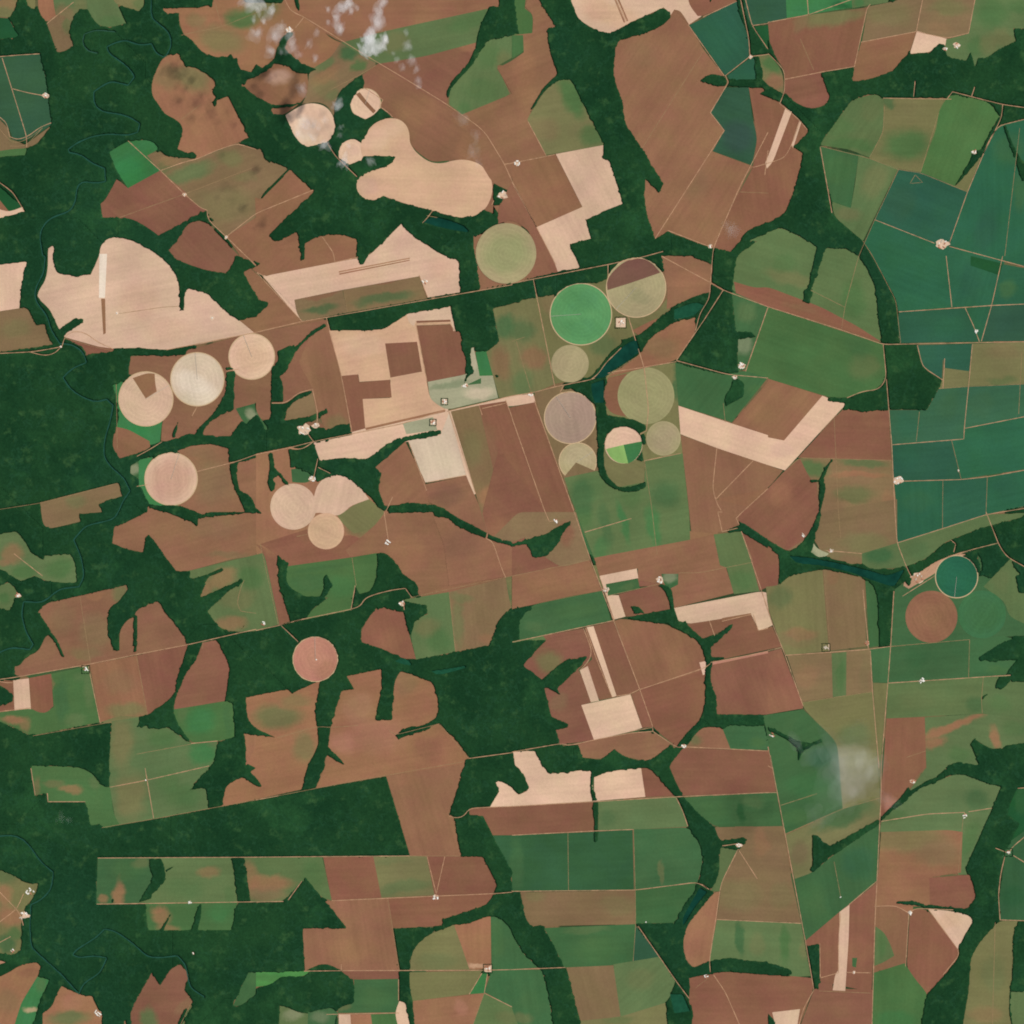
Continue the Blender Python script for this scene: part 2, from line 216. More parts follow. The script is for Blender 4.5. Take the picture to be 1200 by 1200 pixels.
F G3|green plot with a pale patch by the white farm|1030,165 1200,235 1095,530 1060,540 1055,400|b:1100,260,50,50,0,O3,.6 b:1090,420,40,50,0,PG,.4
F G1|wide green field between the road and the dark forest|1200,240 >31 0,240 540,415 555,570 510,625 440,640 370,665 280,660 0,575 >21 1200,570 1095,540|b:>31 200,450,200,90,15,G1,.4 b:>31 450,520,80,60,0,O2,.35 b:>31 420,420,60,60,0,G3,.4
F P1|long pale diagonal strip running south east|780,702 1030,785 1200,840 >31 0,850 75,865 140,770 255,655 280,665 280,680 370,690 230,840 80,1005 >21 1200,980 960,900 790,835|b:>31 60,900,60,40,0,PK,.4
F B1|brown field below the long pale strip|790,838 960,900 1200,980 >31 70,1005 0,1090 >21 955,1140 1200,1200 >22 1065,60 985,92 940,100 840,90 820,-100|b:>21 860,1000,60,100,0,B2,.2
F B1|brown field with soft green edge between green field and pale strip|1030,785 1200,590 >31 0,575 255,655 75,865 0,850 >21 1200,840|b:>21 1120,720,60,60,40,B3,.3
F O3|green field above the brown strip beside the forest finger|>30 -120,1130 60,1065 230,1150 270,1165 350,1160 430,1200 >31 500,110 530,405 360,345 0,235 >21 1030,160 1050,0 >20 1150,1130|b:>31 100,100,120,40,15,O2,.6 b:>31 400,200,60,100,0,G1,.7 b:>31 80,30,60,40,0,G1,.4
F B2|brown wedge strip running down to the crossroads|>21 1140,150 >31 0,145 250,240 420,330 535,405 350,345 0,238 >21 1050,175 1040,120|b:>31 150,240,80,20,15,O1,.3
@31
F T2|dark teal rectangle field in the right centre|615,262 925,245 1000,400 620,408 605,330|b:850,340,80,50,0,T1,.6
F T1|teal quadrilateral beside the tiny farm|925,245 1048,232 1000,400 985,395|b:970,270,40,40,0,T1,.3
F DG|small dark green forest plot on the teal field|950,0 1100,35 1090,92 950,45
F T1|lighter teal field at the right edge above the dark one|1100,38 1200,70 1200,225 1050,235|b:1130,150,40,50,20,G1,.5
F DT|very dark teal field at the right edge|1048,235 1200,225 1200,398 1002,400
F T2|teal field below the crossroads road|700,418 958,412 942,540 830,525 820,480 815,575 725,520
F O2|small olive wedge in the teal fields|828,525 942,540 938,610 800,622 820,575
F O2|olive field at the right edge below the long road|958,412 1200,400 1200,595 938,610|b:1100,450,80,40,0,O1,.3 b:1100,580,80,20,0,G1,.4
F T3|wide grey teal field below the olive wedge|565,722 745,722 800,622 938,612 920,808 918,858 580,885|b:650,800,60,60,0,T1,.5 b:850,700,60,60,0,G3,.3
F T3|grey teal field at the right edge with a track below|940,612 1200,597 1200,735 922,808|b:1000,700,60,60,0,G1,.2
F T2|dark teal field left of the short spur track|580,885 860,865 905,1045 640,1055 590,1050|b:650,930,60,60,0,T1,.4
F T1|large teal field right of the short spur track|862,865 920,855 922,808 1200,738 1200,990 905,1045|b:1080,800,80,80,0,T1,.5
F T1|teal square field above the lower right road|592,1060 820,1052 818,1200 >32 818,78 605,145|b:>31 700,1150,80,60,0,G3,.2
F T2|dark teal tall field in the right centre|820,1050 1028,1035 1025,1200 >32 1022,12 818,78 >31 818,1200
F T1|teal field at the right edge above the olive band|1028,1035 1200,990 1200,1155 >32 1022,12|b:>31 1120,1080,60,60,0,T2,.4
F B2|brown field right of the pale diagonal strip|370,700 565,725 580,958 140,945 320,750|b:480,830,80,80,0,B1,.3
F O1|mottled brown and green field with a dark creek finger|140,945 580,958 605,1200 >32 605,145 440,195 440,240 370,245 300,190 230,160 210,110 190,90 150,170 90,185 0,130 >22 1100,60 >31 0,1090|b:210,990,80,40,20,G1,.8 b:450,970,120,20,0,O3,.8 b:430,1030,140,18,0,B3,.8 b:>32 450,60,150,80,0,O2,.7 b:400,1120,100,40,0,G1,.5 b:>32 80,60,100,70,0,B3,.9 b:>31 60,1120,90,70,0,B3,.8 b:>32 330,210,80,30,0,O3,.6 b:>31 560,1150,30,50,0,B3,.4
@02
F O3|olive and brown field with a bright green right lobe by the river|-10,120 80,90 130,155 142,190 205,225 210,205 330,195 352,235 362,325 340,335 220,325 160,298 115,325 60,315 20,270 -10,255|b:60,190,50,50,0,B3,.6 b:280,260,70,50,0,G1,.8 b:110,280,60,40,0,G1,.8 b:20,230,30,20,0,B3,.5
F O3|small green field beside the white buildings at the left edge|-10,370 45,330 80,370 75,400 45,462 -10,435|b:20,400,30,30,0,G1,.8
F B1|broad brown field with a thin wooded finger above the farm road|180,468 210,430 590,343 600,360 560,420 520,440 505,480 505,570 525,610 530,650 560,650 560,560 590,510 632,490 635,470 655,450 740,418 780,480 860,570 880,620 640,670 410,715 90,772 68,760 70,725 95,720 125,675 180,655 215,580 240,560|b:560,390,40,40,0,O3,.6 b:450,560,90,90,0,O1,.8 b:400,660,80,30,0,O2,.4 b:450,400,50,20,0,B3,.6 b:300,500,60,80,0,O1,.4
F P1|pale little rectangle near the left end of the farm road|62,788 135,780 145,925 68,932
F B2|brown round bottomed plot beside the pale rectangle|138,778 240,758 250,910 215,942 175,935 145,918
F B2|brown scrap at the left edge below the road junction|0,795 62,788 68,930 0,940 55,890 60,855 20,820
F G1|striped green field under the farm road at the left|240,758 415,722 470,985 140,1050 90,1020 0,950 145,920 180,940 215,942 252,915|b:290,880,30,110,0,G3,.8 b:170,980,50,30,0,G1,.5 b:420,820,30,100,0,O3,.7 b:60,970,60,25,0,B3,.8 b:115,990,30,30,0,B3,.5 b:350,980,50,30,0,O3,.7 b:240,830,14,70,0,B3,.4 b:380,780,40,30,0,O3,.5
F B1|brown quadrilateral field with a pale track on its left|420,715 640,672 692,950 650,960 560,955 470,985|b:600,930,100,40,0,O2,.8 b:560,800,80,60,0,O1,.4
F B2|brown field narrowing to the creek under the farm road|640,672 880,622 830,780 820,850 780,890 692,952
F B2|brown field east of the creek with a rounded right side|>02 950,612 1015,600 1045,655 1078,720 1065,820 1055,885 815,925 820,880 850,810 880,740 920,690
F G1|bright green field under the rounded brown one|815,925 1092,882 1102,1055 1020,1075 905,1085 850,1030 815,965|b:940,980,70,70,0,G2,.8 b:1070,970,25,80,0,G3,.5 b:850,930,30,60,0,O3,.4
F O3|green and olive field split by a faint track below the creek fork|525,980 650,962 655,1005 700,1000 790,1010 895,1088 1020,1075 1000,1200 >03 980,5 905,75 965,90 980,190 545,270 525,150 512,90 512,0 >02 515,1100|b:570,1080,60,130,0,O2,.9 b:>03 610,130,80,120,0,O2,.9 b:>02 760,1060,70,50,0,G1,.7 b:>02 950,1130,70,60,0,G2,.8 b:>03 850,130,90,60,0,G1,.6 b:>03 780,60,60,60,0,G1,.5
F O3|mixed green field in the sharp bend south of the brown land|820,285 890,275 1200,200 >12 40,190 110,525 0,560 >02 1120,560 1090,560 1030,545 970,465 935,395 965,300 900,315|b:1040,310,90,40,-20,B3,.6 b:1080,520,80,40,0,B3,.6 b:1180,300,50,60,0,G1,.7 b:960,370,40,40,0,B3,.6 b:1100,400,100,50,0,O2,.6
F B3|brown field tucked in a forest notch at the left of the pink pivot|>12 0,860 155,830 180,845 300,790 290,850 280,930 285,1000 295,1090 240,1195 >13 215,100 0,148 >03 1040,180 1040,120 1080,65 1140,42 >02 1200,1200 1160,1180 1145,1040 1200,1040 >12 90,1058 0,1020 >02 1160,970 1152,870|b:>12 100,960,120,60,0,O3,.7 b:>12 230,1100,60,80,0,O2,.7 b:>12 180,880,80,30,0,O2,.5 b:>13 0,60,120,50,0,B3,.4
F B3|small tan field wedge below the round notch in the forest|>02 1150,1200 1150,1045 1200,1040 >12 0,1100
@12
F B2|thin brown strip with a track left of the crescent wood|0,150 100,195 100,300 115,380 165,510 110,530 40,200|b:60,150,40,60,0,B3,.5
F B2|dark brown field north of the crescent wood|20,150 240,80 280,150 340,175 400,110 470,110 560,190 450,215 150,275 100,200
F G1|green field with a V shaped wood below the brown ones|105,260 450,212 568,192 565,300 540,370 485,385 465,345 445,460 230,505 260,460 340,400 300,402 240,404 182,374 140,330|b:300,260,150,20,-8,G3,.4 b:400,350,60,60,0,G2,.3 b:250,330,100,40,0,G3,.5
F B2|brown lobed field ringed by dark forest near the olive field|545,460 600,445 690,470 750,690 700,690 640,665 590,640 495,610 490,560 520,510|b:620,600,60,60,0,B3,.3
F O3|olive green field beside the brown lobed one|695,410 905,375 935,655 750,692 725,580 740,520 750,495 805,480 795,445 700,462|b:860,600,60,60,0,G1,.6 b:800,540,60,50,0,O2,.7
F O1|olive brown field with a small round dot of trees|905,375 1170,308 1200,450 1150,500 1100,625 935,655|b:950,520,30,120,0,O3,.5 b:1100,600,60,30,0,B3,.5 b:960,400,60,20,0,O3,.4
F O2|olive green field rising along the long east road|1170,308 >22 0,300 250,250 430,250 440,370 95,435 0,455 >12 1200,460 1185,400|b:>12 1180,380,20,50,0,G3,.5
F B1|wide brown field around a small white farm dot|610,5 830,0 880,150 910,340 770,388 745,320 690,300 660,235 605,190 570,190 440,210 420,180 560,60|b:700,200,100,100,0,B3,.6 b:530,130,60,50,0,B1,.5
F B1|dark brown field with the creek crossing its top|830,20 920,30 1080,100 1060,0 1200,60 1200,300 905,345 880,150|b:960,150,100,80,0,DB,.3 b:1150,240,60,40,0,B3,.5
F B2|brown field right of the creek dividing by the central road|1060,0 >21 -60,900 155,1200 >22 230,60 360,225 0,305 >12 1200,160 1110,140 1090,95|b:>12 1120,60,60,60,0,B3,.5
F B3|brown lobed field with a forest club poking into it|425,770 595,735 590,830 565,930 560,975 635,975 640,900 650,790 680,742 830,800 855,880 850,960 790,1005 700,1020 655,1045 680,1060 855,992 930,1060 1000,1155 965,1200 >13 720,20 610,38 280,95 >12 320,1200 340,1095 355,970 400,840 460,830|b:560,1050,150,80,0,PR,.3 b:400,1080,70,60,0,PR,.4 b:480,920,80,80,0,B4,.35 b:700,800,60,60,0,O1,.5 b:>12 800,1110,80,60,0,B2,.5
@22
F B1|brown field above the notch of the long central road|0,300 365,225 420,370 270,395 95,435 0,455|b:150,350,100,40,0,B3,.4
F O1|brown olive rim along the creek left of the central road|30,0 300,0 365,225 230,260 90,170 60,120 -20,150 -100,130|b:80,240,80,40,0,O2,.6 b:250,100,50,60,0,B2,.8
F G3|long dark green field on the road's western side|95,435 425,368 465,510 145,580 0,610 35,590 30,510|b:300,460,120,40,-10,G1,.3 b:100,540,60,30,0,O3,.3
F O3|narrow green strip under the dark green band|0,605 145,580 160,600 0,630
F B2|brown and green field with two forest claws|145,580 335,545 375,650 370,690 310,740 400,885 325,905 385,1070 225,1090 185,960 145,820 200,830 330,690 250,690 140,785 50,720 120,640 160,600|b:170,700,70,60,0,O2,.8 b:220,890,50,50,0,O1,.6
F B1|brown field with a dark strip at the right of the green block|385,215 570,180 835,130 960,100 1000,250 1040,380 760,450 750,360 720,340 590,320 590,265 410,300|b:800,400,60,40,0,B2,.3
F P1|pale bent strip at the junction of the central road|408,300 585,265 592,310 440,338 455,390 500,390 532,490 475,505
F G3|small green strip beside the pale bent one|440,338 590,312 600,360 450,392|b:540,350,40,16,0,O3,.4
F G3|roundish pale green field beside a white farm|700,290 780,290 778,340 740,360 715,345|b:740,310,40,30,0,PG,.5
F O3|green field of two blocks on the brown land|945,105 1075,90 1165,370 1040,385 1005,260 975,250|b:1080,320,60,50,0,G1,.5
F B1|large brown field west of the winding central creek|510,500 720,525 870,600 905,680 905,740 600,832 480,510
F B2|brown field enclosed by the winding creek and the straight track|600,832 905,740 905,900 880,980 820,1030 770,1100 660,1010|b:750,950,100,60,0,B2,.3
F B2|brown quarter field beside the creek top|500,385 680,340 730,380 740,455 660,470 560,490 532,490
F P1|broad pale field above the dark striped brown one|760,450 1165,372 1200,380 >32 0,460 22,530 >22 1160,560 1120,478 985,500 830,525 780,510
F B2|brown field east of the creek under the pale field|820,525 925,510 985,500 1120,478 1155,555 >32 20,535 62,632 >22 1200,645 940,700 920,640 1030,540 880,600
F B2|wide brown field right of the winding central creek|935,715 1200,655 >32 62,640 160,900 0,948 >22 1190,950 960,950 955,880 930,790|b:>32 60,800,80,80,0,PR,.15
F P1|tiny pale notch where the road crosses the creek|878,705 910,698 905,760 895,765
F B2|brown strip block between two pale stripes|340,543 475,512 600,832 555,855 412,882 320,740 375,690
F P1|narrow pale stripe field running south in the centre|350,540 382,535 490,862 470,868
F P1|wider short pale stripe beside the narrow one|318,742 355,722 408,885 370,892
F P1|pale block field above the brown forest edge|325,905 555,855 610,1012 560,1028 385,1070
F B2|brown block between the pale block and the straight track|560,855 600,835 662,1008 610,1012
F B1|brown tongue field above the southern forest|235,1095 385,1070 560,1035 662,1030 770,1105 700,1150 640,1170 520,1145 480,1110 420,1160 330,1150 310,1090
F G3|green trapezoid field right of the creek mouth|985,1015 1050,990 1195,1005 >32 10,1060 >22 1200,1115 1025,1112|b:1150,1080,40,30,0,G1,.6
F B1|brown patch with a green left end near the trapezoid|820,1100 850,1050 900,1005 985,1012 1025,1112 800,1108|b:850,1070,50,30,0,O3,.6
@32
F B2|brown corner field beside the creek fork in the east|>31 0,1090 75,1010 150,950 200,1050 230,1065 235,1160 240,1200 >32 225,60 200,110 90,180 0,130 >22 1070,60 1060,20|b:>31 60,1120,60,60,0,B3,.5
F B2|brown field under the thin diagonal creek in the east|>22 1075,95 1200,170 >32 0,160 50,195 60,230 45,345 0,350 >22 1160,370 1100,150
F O2|olive field between pale edge and brown strip in the east|-10,350 50,345 105,295 255,270 285,650 85,672 60,620 0,450|b:150,570,80,30,0,B3,.5 b:130,600,100,40,0,O1,.4 b:60,400,60,60,0,G3,.4
F O1|brown tall field left of the wooded valley in the east|255,270 300,272 450,310 460,630 285,650|b:400,400,40,90,0,O1,.3 b:300,300,30,40,0,B2,.4
F G3|slim dark green field beside the wooded valley|455,315 520,330 525,440 520,628 475,635|b:480,400,30,100,0,G3,.4
F G3|dark green ground around the southern pivot circles|595,360 640,330 780,290 900,200 990,290 1200,400 1200,575 1100,585 945,600 575,630|b:1000,350,50,40,0,G3,.3
F O3|green strip field above the eastern river forest|440,195 605,145 1022,12 1200,0 1200,-60 >31 1200,1155 >32 1200,0 1000,75 830,140 740,220 640,258 480,270 435,235|b:520,210,70,40,0,G3,.9 b:700,180,60,50,0,G3,.3 b:1000,50,80,40,0,O3,.4
F O1|olive brown field south of the east creek mouth|240,0 605,-60 605,145 440,195 440,245 290,220 240,180 220,120|b:450,150,120,60,0,O2,.8 b:300,200,60,30,0,O2,.5
F PG|pale green marsh tongue by the creek fork|205,125 225,170 285,195 270,210 215,212 185,190|b:200,190,30,20,0,G3,.3
F P4|brown farmyard strip between the river forest and the pivot|640,320 700,290 780,235 870,200 960,180 800,270 780,290 660,360 635,345|b:880,200,60,10,-20,B3,.4
F G3|dark green mottled patch by the eastern forest island|980,190 1060,140 1090,190 1040,280 1000,290|b:1030,190,30,30,0,DG,.8
F O3|olive triangle field by the eastern edge forest|1010,350 1140,215 1170,290 1200,330 1200,560 1130,490 1110,420|b:1090,320,50,60,0,O2,.2
D T4|teal green pivot circle near the eastern farmyard|884,303,100
C B1|round brown pivot circle in the eastern green land|766,491,122|b:766,400,80,40,0,B2,.4 b:780,580,70,40,0,B2,.4
C G4|faint green pivot circle right of the round brown one|1003,480,112|b:1003,480,90,90,0,G3,.3
F O1|brown strip of striped crops below the dark farmyard|88,672 460,640 478,640 490,840 160,890|b:450,750,30,100,0,O2,.3 b:180,770,60,60,0,B3,.3
F G3|bright dark green square in the east by the straight road|478,640 575,632 562,800 492,800
F G3|green plot below the eastern forest edge|945,600 1100,580 1170,600 1200,700 1170,690 1140,760 942,775 |b:1080,740,60,20,0,G1,.5
F G3|dark green block of two tones below the pivot circles|575,632 945,600 940,775 562,800|b:640,750,60,40,0,G3,.4 b:700,690,60,60,0,DG,.25
F O2|narrow olive strip squeezed between two straight tracks|492,802 562,802 525,1200 >33 525,130 >32 515,1180
F O3|wide green field below the dark green block in the east|562,802 1010,770 1005,945 555,968|b:700,880,80,60,0,O2,.15 b:970,900,40,40,0,G3,.6
F O3|green field at the right edge with a tree clump|1010,770 1200,760 1200,980 1005,945|b:1090,900,60,40,0,G1,.4 b:1180,860,40,50,0,O3,.5
F B2|reddish brown block in the eastern green fields|555,968 735,962 745,1100 742,1200 >33 720,10 660,90 600,160 530,235 525,130 >32 540,1200|b:>33 580,170,40,40,0,PR,.5
F O3|mottled olive and brown field right of the reddish block|735,962 1005,945 1200,980 1200,1070 1100,1110 1040,1110 970,1065 950,1090 990,1190 860,1180 >33 720,100 660,110 740,0 >32 742,1200|b:870,1000,180,22,-22,B3,.9 b:780,1080,60,30,-20,B3,.8 b:1060,1060,24,60,-20,B3,.8 b:900,1140,70,40,0,G1,.6 b:1150,1010,60,40,0,G1,.4
F O2|olive field fading to green beside the eastern straight track|160,893 490,842 500,960 515,1200 >33 525,130 400,190 340,200 >32 330,1150 320,1080 290,1050 170,925|b:400,1050,90,60,0,O3,.6 b:400,1150,90,60,0,PG,.4 b:300,930,80,30,0,O2,.3
F B2|brown corner field left of the straight track in the east|-10,740 60,640 160,895 165,920 0,948
F G3|green wedge field with faint swampy drains|0,950 165,925 295,1050 325,1090 335,1200 >33 350,190 80,310 40,110 10,-60 >22 1190,1010 1175,955|b:100,1100,70,50,0,G3,.3 b:250,1150,80,50,0,T1,.5 b:>33 200,80,120,60,0,G2,.3 b:>33 120,230,80,40,0,G1,.5
@03
F G1|green strip field with an angled top right of the left forest|145,0 >02 148,1188 370,1195 >03 430,20 475,85 515,90 525,150 530,210 560,265 490,283 465,262 425,270 400,158 225,158 222,118 165,128|b:330,95,60,20,0,B3,.6 b:250,70,50,20,0,O1,.4 b:450,70,30,30,0,O3,.7 b:170,90,20,50,0,O1,.5
F G3|green left block with a pinkish cone shaped stain|458,422 700,420 718,500 710,540 650,632 450,640|b:560,590,30,70,5,B3,.8 b:480,610,30,20,0,B3,.6 b:600,480,80,50,0,G1,.4 b:660,450,40,30,0,O2,.4
F O3|wide green block with a faint brown smudge|700,420 1085,420 1108,560 1112,632 650,632 780,520|b:980,490,50,30,0,B3,.5 b:850,560,100,50,0,G1,.3 b:1080,590,30,60,0,G1,.4
F G1|lower green block with forest fingers and brown smears|680,632 1112,632 1085,762 695,762|b:750,690,50,50,-40,B3,.7 b:780,750,60,20,0,B3,.5 b:1030,680,60,50,0,G2,.4 b:730,660,40,20,0,B3,.5
F O2|green and brown fan of fields at the lower left edge|0,450 60,500 130,545 180,540 165,600 125,640 100,700 100,850 60,880 0,850|b:50,700,70,50,0,B3,.8 b:20,600,40,60,0,B3,.7 b:30,500,60,50,0,G3,.5 b:70,780,40,30,0,G1,.7 b:30,830,40,50,0,G3,.8
F B4|small mauve patch at the lower left edge|0,885 30,910 0,945
F B3|brown slanting field in the lower left corner|40,960 100,920 170,910 190,930 175,985 45,1200 0,1200 0,1010|b:40,1100,60,60,0,O1,.5 b:130,960,50,30,0,B2,.5
F G2|green slanting strip beside the lower left brown field|175,978 232,992 200,1060 130,1200 45,1200 100,1100|b:150,1130,40,16,0,P2,.6 b:190,1020,30,40,0,O3,.5
F B3|brown lobed field with a white farm at its right|290,1020 370,1062 430,1070 460,1130 485,1160 470,1200 195,1200 200,1150 245,1120 265,1060|b:320,1170,100,40,0,O3,.8 b:340,1100,60,40,0,PR,.2
F B2|brown field with two teeth in the bottom left forest|610,1140 712,958 750,1022 800,940 848,920 885,970 865,1040 905,1095 850,1150 810,1200 625,1200|b:700,1170,40,60,0,O3,.9 b:860,1110,20,60,40,O1,.4
F O3|small olive piece below the toothed brown field|810,1200 908,1100 865,1160 860,1200
F B3|thin brown fringe on the bottom edge|570,1200 585,1180 605,1200
F G3|green pointed field on the bottom edge by the forest|1165,958 1200,957 >13 60,1000 0,1000 >03 1200,1060 1130,1115 1092,1115 1120,1050|b:1180,990,40,30,0,G1,.4
@13
F B1|brown tall field between the dark block and the forest|610,38 975,-20 975,0 905,215 935,240 945,340 962,412 722,412|b:820,320,80,80,0,B2,.3 b:700,60,60,30,0,B3,.4
F O3|green and brown field with a roof shaped forest below|>03 1145,420 >13 0,420 310,418 355,620 310,610 250,540 215,530 130,625 0,628 >03 1175,625|b:>13 60,540,120,40,0,B3,.8 b:>03 1170,520,40,90,0,B3,.6 b:>13 270,500,60,70,0,G1,.5 b:>13 60,590,100,40,0,O1,.7
F B2|reddish brown square in the lower centre left|315,418 550,415 588,608 355,620
F O2|olive field with a diagonal change of tone|550,415 800,412 840,595 588,608|b:700,560,140,30,-12,O3,.6 b:650,440,90,20,0,O3,.3
F B2|brown field with a V of pale tracks|722,412 1062,415 1132,545 1110,590 838,600 800,415|b:1000,500,80,60,0,B1,.4
F B2|brown wedge field south of the V of tracks|618,610 840,600 1125,588 1085,640 870,710 880,740 640,752|b:740,680,80,50,0,B2,.3
F B1|big brown L shaped field above the rounded dark wood|325,625 618,610 672,948 400,950 340,918 290,922 230,952 218,752 425,748|b:450,850,150,60,0,B3,.5
F G3|dark green field beside the rounded dark wood|460,990 672,985 668,1145 385,1148 385,1110 440,1105 460,1050|b:560,1080,90,50,0,G1,.35 b:410,1125,40,20,0,O2,.5
F B2|thin brown strip above the dark green field|400,950 672,948 672,988 465,992 430,985
F GL2|bright green ragged strip by the lower forest|0,957 230,952 255,948 230,975 130,985 60,1020 0,1025|b:60,980,80,20,0,G1,.4
F O3|pale olive triangle near the bottom forest|112,1108 200,1145 245,1150 240,1200 105,1200|b:170,1160,50,30,0,PG,.4
F G3|muted green plot near the bottom forest|245,1125 350,1118 385,1148 360,1200 240,1200|b:300,1160,50,30,0,PG,.25
F P1|small pale bare plot on the bottom edge|388,1155 442,1155 450,1200 388,1200
F B3|small brown plot on the bottom edge beside the pale one|442,1155 538,1155 555,1200 450,1200
F G1|green plot on the bottom edge between brown and pale ones|538,1155 660,1152 685,1200 555,1200
F P1|pale wedge on the bottom edge by the narrow forest|650,1150 672,1092 700,1100 735,1200 685,1200
F O2|olive semicircle field above the boxed farm|720,948 730,870 760,820 810,780 930,735 1005,945|b:850,900,120,40,0,O3,.3
F B3|brown field wedge above the boxed farm|928,735 1010,725 1100,690 1102,925 1060,945 1000,942 965,840|b:1030,930,50,16,0,P2,.7
F O2|olive field west of the green triangular wedge|720,958 1060,950 1000,1060 735,1092 720,1030
F G2|bright green slim wedge under the boxed farm|1085,962 1070,1055 1000,1060 1060,960
F B3|brown field at the bottom beside the narrow forest|735,1092 1070,1055 990,1200 745,1200|b:960,1120,30,40,0,PR,.4
F O3|olive green field on the bottom edge below the boxed farm|1070,1055 1200,1120 >23 0,1130 60,1200 >13 990,1200|b:>13 1180,1170,60,40,0,O2,.4
F G3|green curved field right of the boxed farm|1100,690 1160,710 1200,760 >23 0,780 60,880 130,935 0,945 >13 1105,945|b:>13 1130,800,40,90,0,G1,.4
F G3|dark green rounded field below the east west track|>13 1105,950 1200,945 >23 140,945 170,1060 205,1200 60,1200 0,1130 >13 1200,1120 1070,1050|b:>23 90,1100,60,60,0,G1,.2 b:>23 40,1170,60,30,0,O2,.5
@23
F P1|pale ragged field in the southern forest notch|>22 5,1125 108,1118 150,1200 >23 160,10 180,28 330,10 370,15 380,100 385,155 2,178 >13 1097,182 1140,110 1122,62 1150,58 1195,88 >23 30,125 70,110 80,90 35,0 >22 15,1190|b:>23 250,90,80,40,0,P1,.2
F B2|brown strip below the pale ragged field|>13 1000,190 1200,180 >23 380,158 385,300 0,315 >13 1110,315 1065,225 1000,222
F P1|pale strip between two southern forest fingers|385,30 500,10 605,0 625,135 385,155
F B2|brown field between the pale strip and the creek|605,0 650,0 700,60 765,130 625,135
F B2|large brown field north of the southern green band|730,0 >22 800,1108 1200,1118 >32 0,1110 >33 15,-20 38,110 >23 1200,115 800,130 770,70|b:900,60,100,40,0,B2,.2
F O3|light green band with a tree filled ditch at its left|405,158 770,135 800,200 825,275 570,288 405,295|b:700,220,80,50,0,O3,.4 b:450,230,40,40,0,G3,.4
F G3|green tapering band right of the creek|790,140 1200,115 >33 40,115 65,272 >23 950,275 870,210|b:1080,200,20,60,0,DG,.6 b:1130,150,60,30,0,O3,.5 b:950,200,60,40,0,G1,.3
F DG2|dark green field on the left of the southern green trio|0,315 385,299 565,288 572,572 265,575 0,578 >13 1200,500 1110,318|b:20,450,40,120,0,G3,.9
F G3|green field right of the thin tree filled ditch|570,288 825,278 860,310 895,380 890,470 870,535 575,570|b:700,490,14,60,0,O2,.5 b:750,360,80,50,0,G1,.15
F O1|brown olive band under the dark green trio|40,582 575,575 580,732 90,742 60,700|b:500,640,100,50,0,O2,.4 b:100,600,60,30,0,O2,.4
F G3|green field enclosed left of the river curve|578,572 860,538 860,590 780,690 760,725 580,730
F G3|green band narrowing at the forest belt|150,750 580,732 570,910 470,925 245,935 190,820|b:400,850,120,60,0,G1,.5 b:350,760,120,20,0,O3,.5
F DT|small dark wedge beside the forest triangle|580,740 690,885 568,905
F O3|dull green field above the caption area|475,920 690,885 765,1000 740,1080 510,1200 490,1050|b:600,990,70,50,0,O2,.3
F O1|brown square field above the bottom edge|255,935 475,925 510,1170 320,1185|b:380,1080,80,60,0,O1,.4
F O2|olive strip on the bottom edge below the brown square|320,1185 510,1165 720,1100 740,1200 315,1200|b:500,1185,80,20,0,G1,.4
F B3|orange brown half moon field in the river loop|975,578 960,700 925,905 850,935 815,900 800,820 820,740 900,640 945,585|b:870,850,60,60,0,B2,.3
F O3|small olive field along the east bank of the river|975,370 1055,385 985,530 975,578 930,580 970,500
F O1|large olive brown field west of the long straight track|950,278 >33 70,272 110,520 155,725 >23 960,708 985,530 1060,385 1100,345 975,345|b:1170,350,40,80,0,B3,.4 b:1060,600,120,80,0,O2,.5 b:>33 60,600,60,60,0,O2,.4
F O3|striped green field above the bottom creek arm|960,712 >33 155,728 200,975 110,980 0,915 >23 1200,910 1000,895 925,905|b:1070,800,20,90,0,G3,.9 b:>33 80,830,25,90,0,G1,.9 b:>33 170,850,30,60,0,O2,.6 b:1150,830,40,60,0,O2,.4
F B2|brown field beneath the bottom creek arm|830,985 920,965 1000,955 1200,970 >33 115,975 205,985 215,1030 120,1200 0,1150 0,1200 >23 840,1200 830,1130
@33
F P1|pale triangle plot beside the bottom track|20,1145 150,1130 125,1200 50,1200
F B2|brown field right of the dark triangular wood|245,1000 300,985 305,1045 490,1050 485,1200 125,1200 215,1040|b:350,1120,100,50,0,B1,.3
F O2|olive smudged field under the diagonal stream|80,315 350,190 525,130 525,235 360,330 290,370 210,310 205,495 125,520|b:350,230,150,40,-25,G3,.8 b:150,400,50,60,0,DB,.35 b:480,190,60,30,0,O3,.4
F G3|dark green sheet south of the diagonal stream|210,490 290,420 525,260 515,530 385,640 340,670 175,810 125,520|b:200,600,70,90,0,G1,.4 b:420,450,80,80,0,T1,.4 b:250,700,60,50,0,G1,.3
F B2|brown triangle field under the dark green sheet|175,810 340,670 510,540 500,760 485,1050 245,1000 245,830 185,835|b:420,850,60,80,0,B3,.4
F P1|narrow pale airstrip like field near the bottom|335,675 382,640 378,800 362,1045 303,1042 315,965 330,950
F G3|tiny green plot by the white shed near the bottom|395,890 418,890 412,935 395,930
F O3|green field wrapping the eastern creek belt|530,245 680,110 820,50 880,28 920,30 1090,90 1050,190 925,470 935,500 890,500 910,320 850,300 525,300|b:600,220,60,30,0,G1,.5 b:980,150,60,60,0,G3,.6 b:950,330,40,100,20,G1,.6
F B1|large brown field fading from olive at the top|530,300 850,290 912,300 905,490 770,510 760,640 740,650 500,645 512,540|b:650,330,200,70,0,O2,.7 b:800,400,120,60,0,O1,.8 b:620,560,80,60,0,B3,.4
F B2|dark brown rounded block in the large fading field|755,515 945,500 975,600 960,640 930,665 760,640
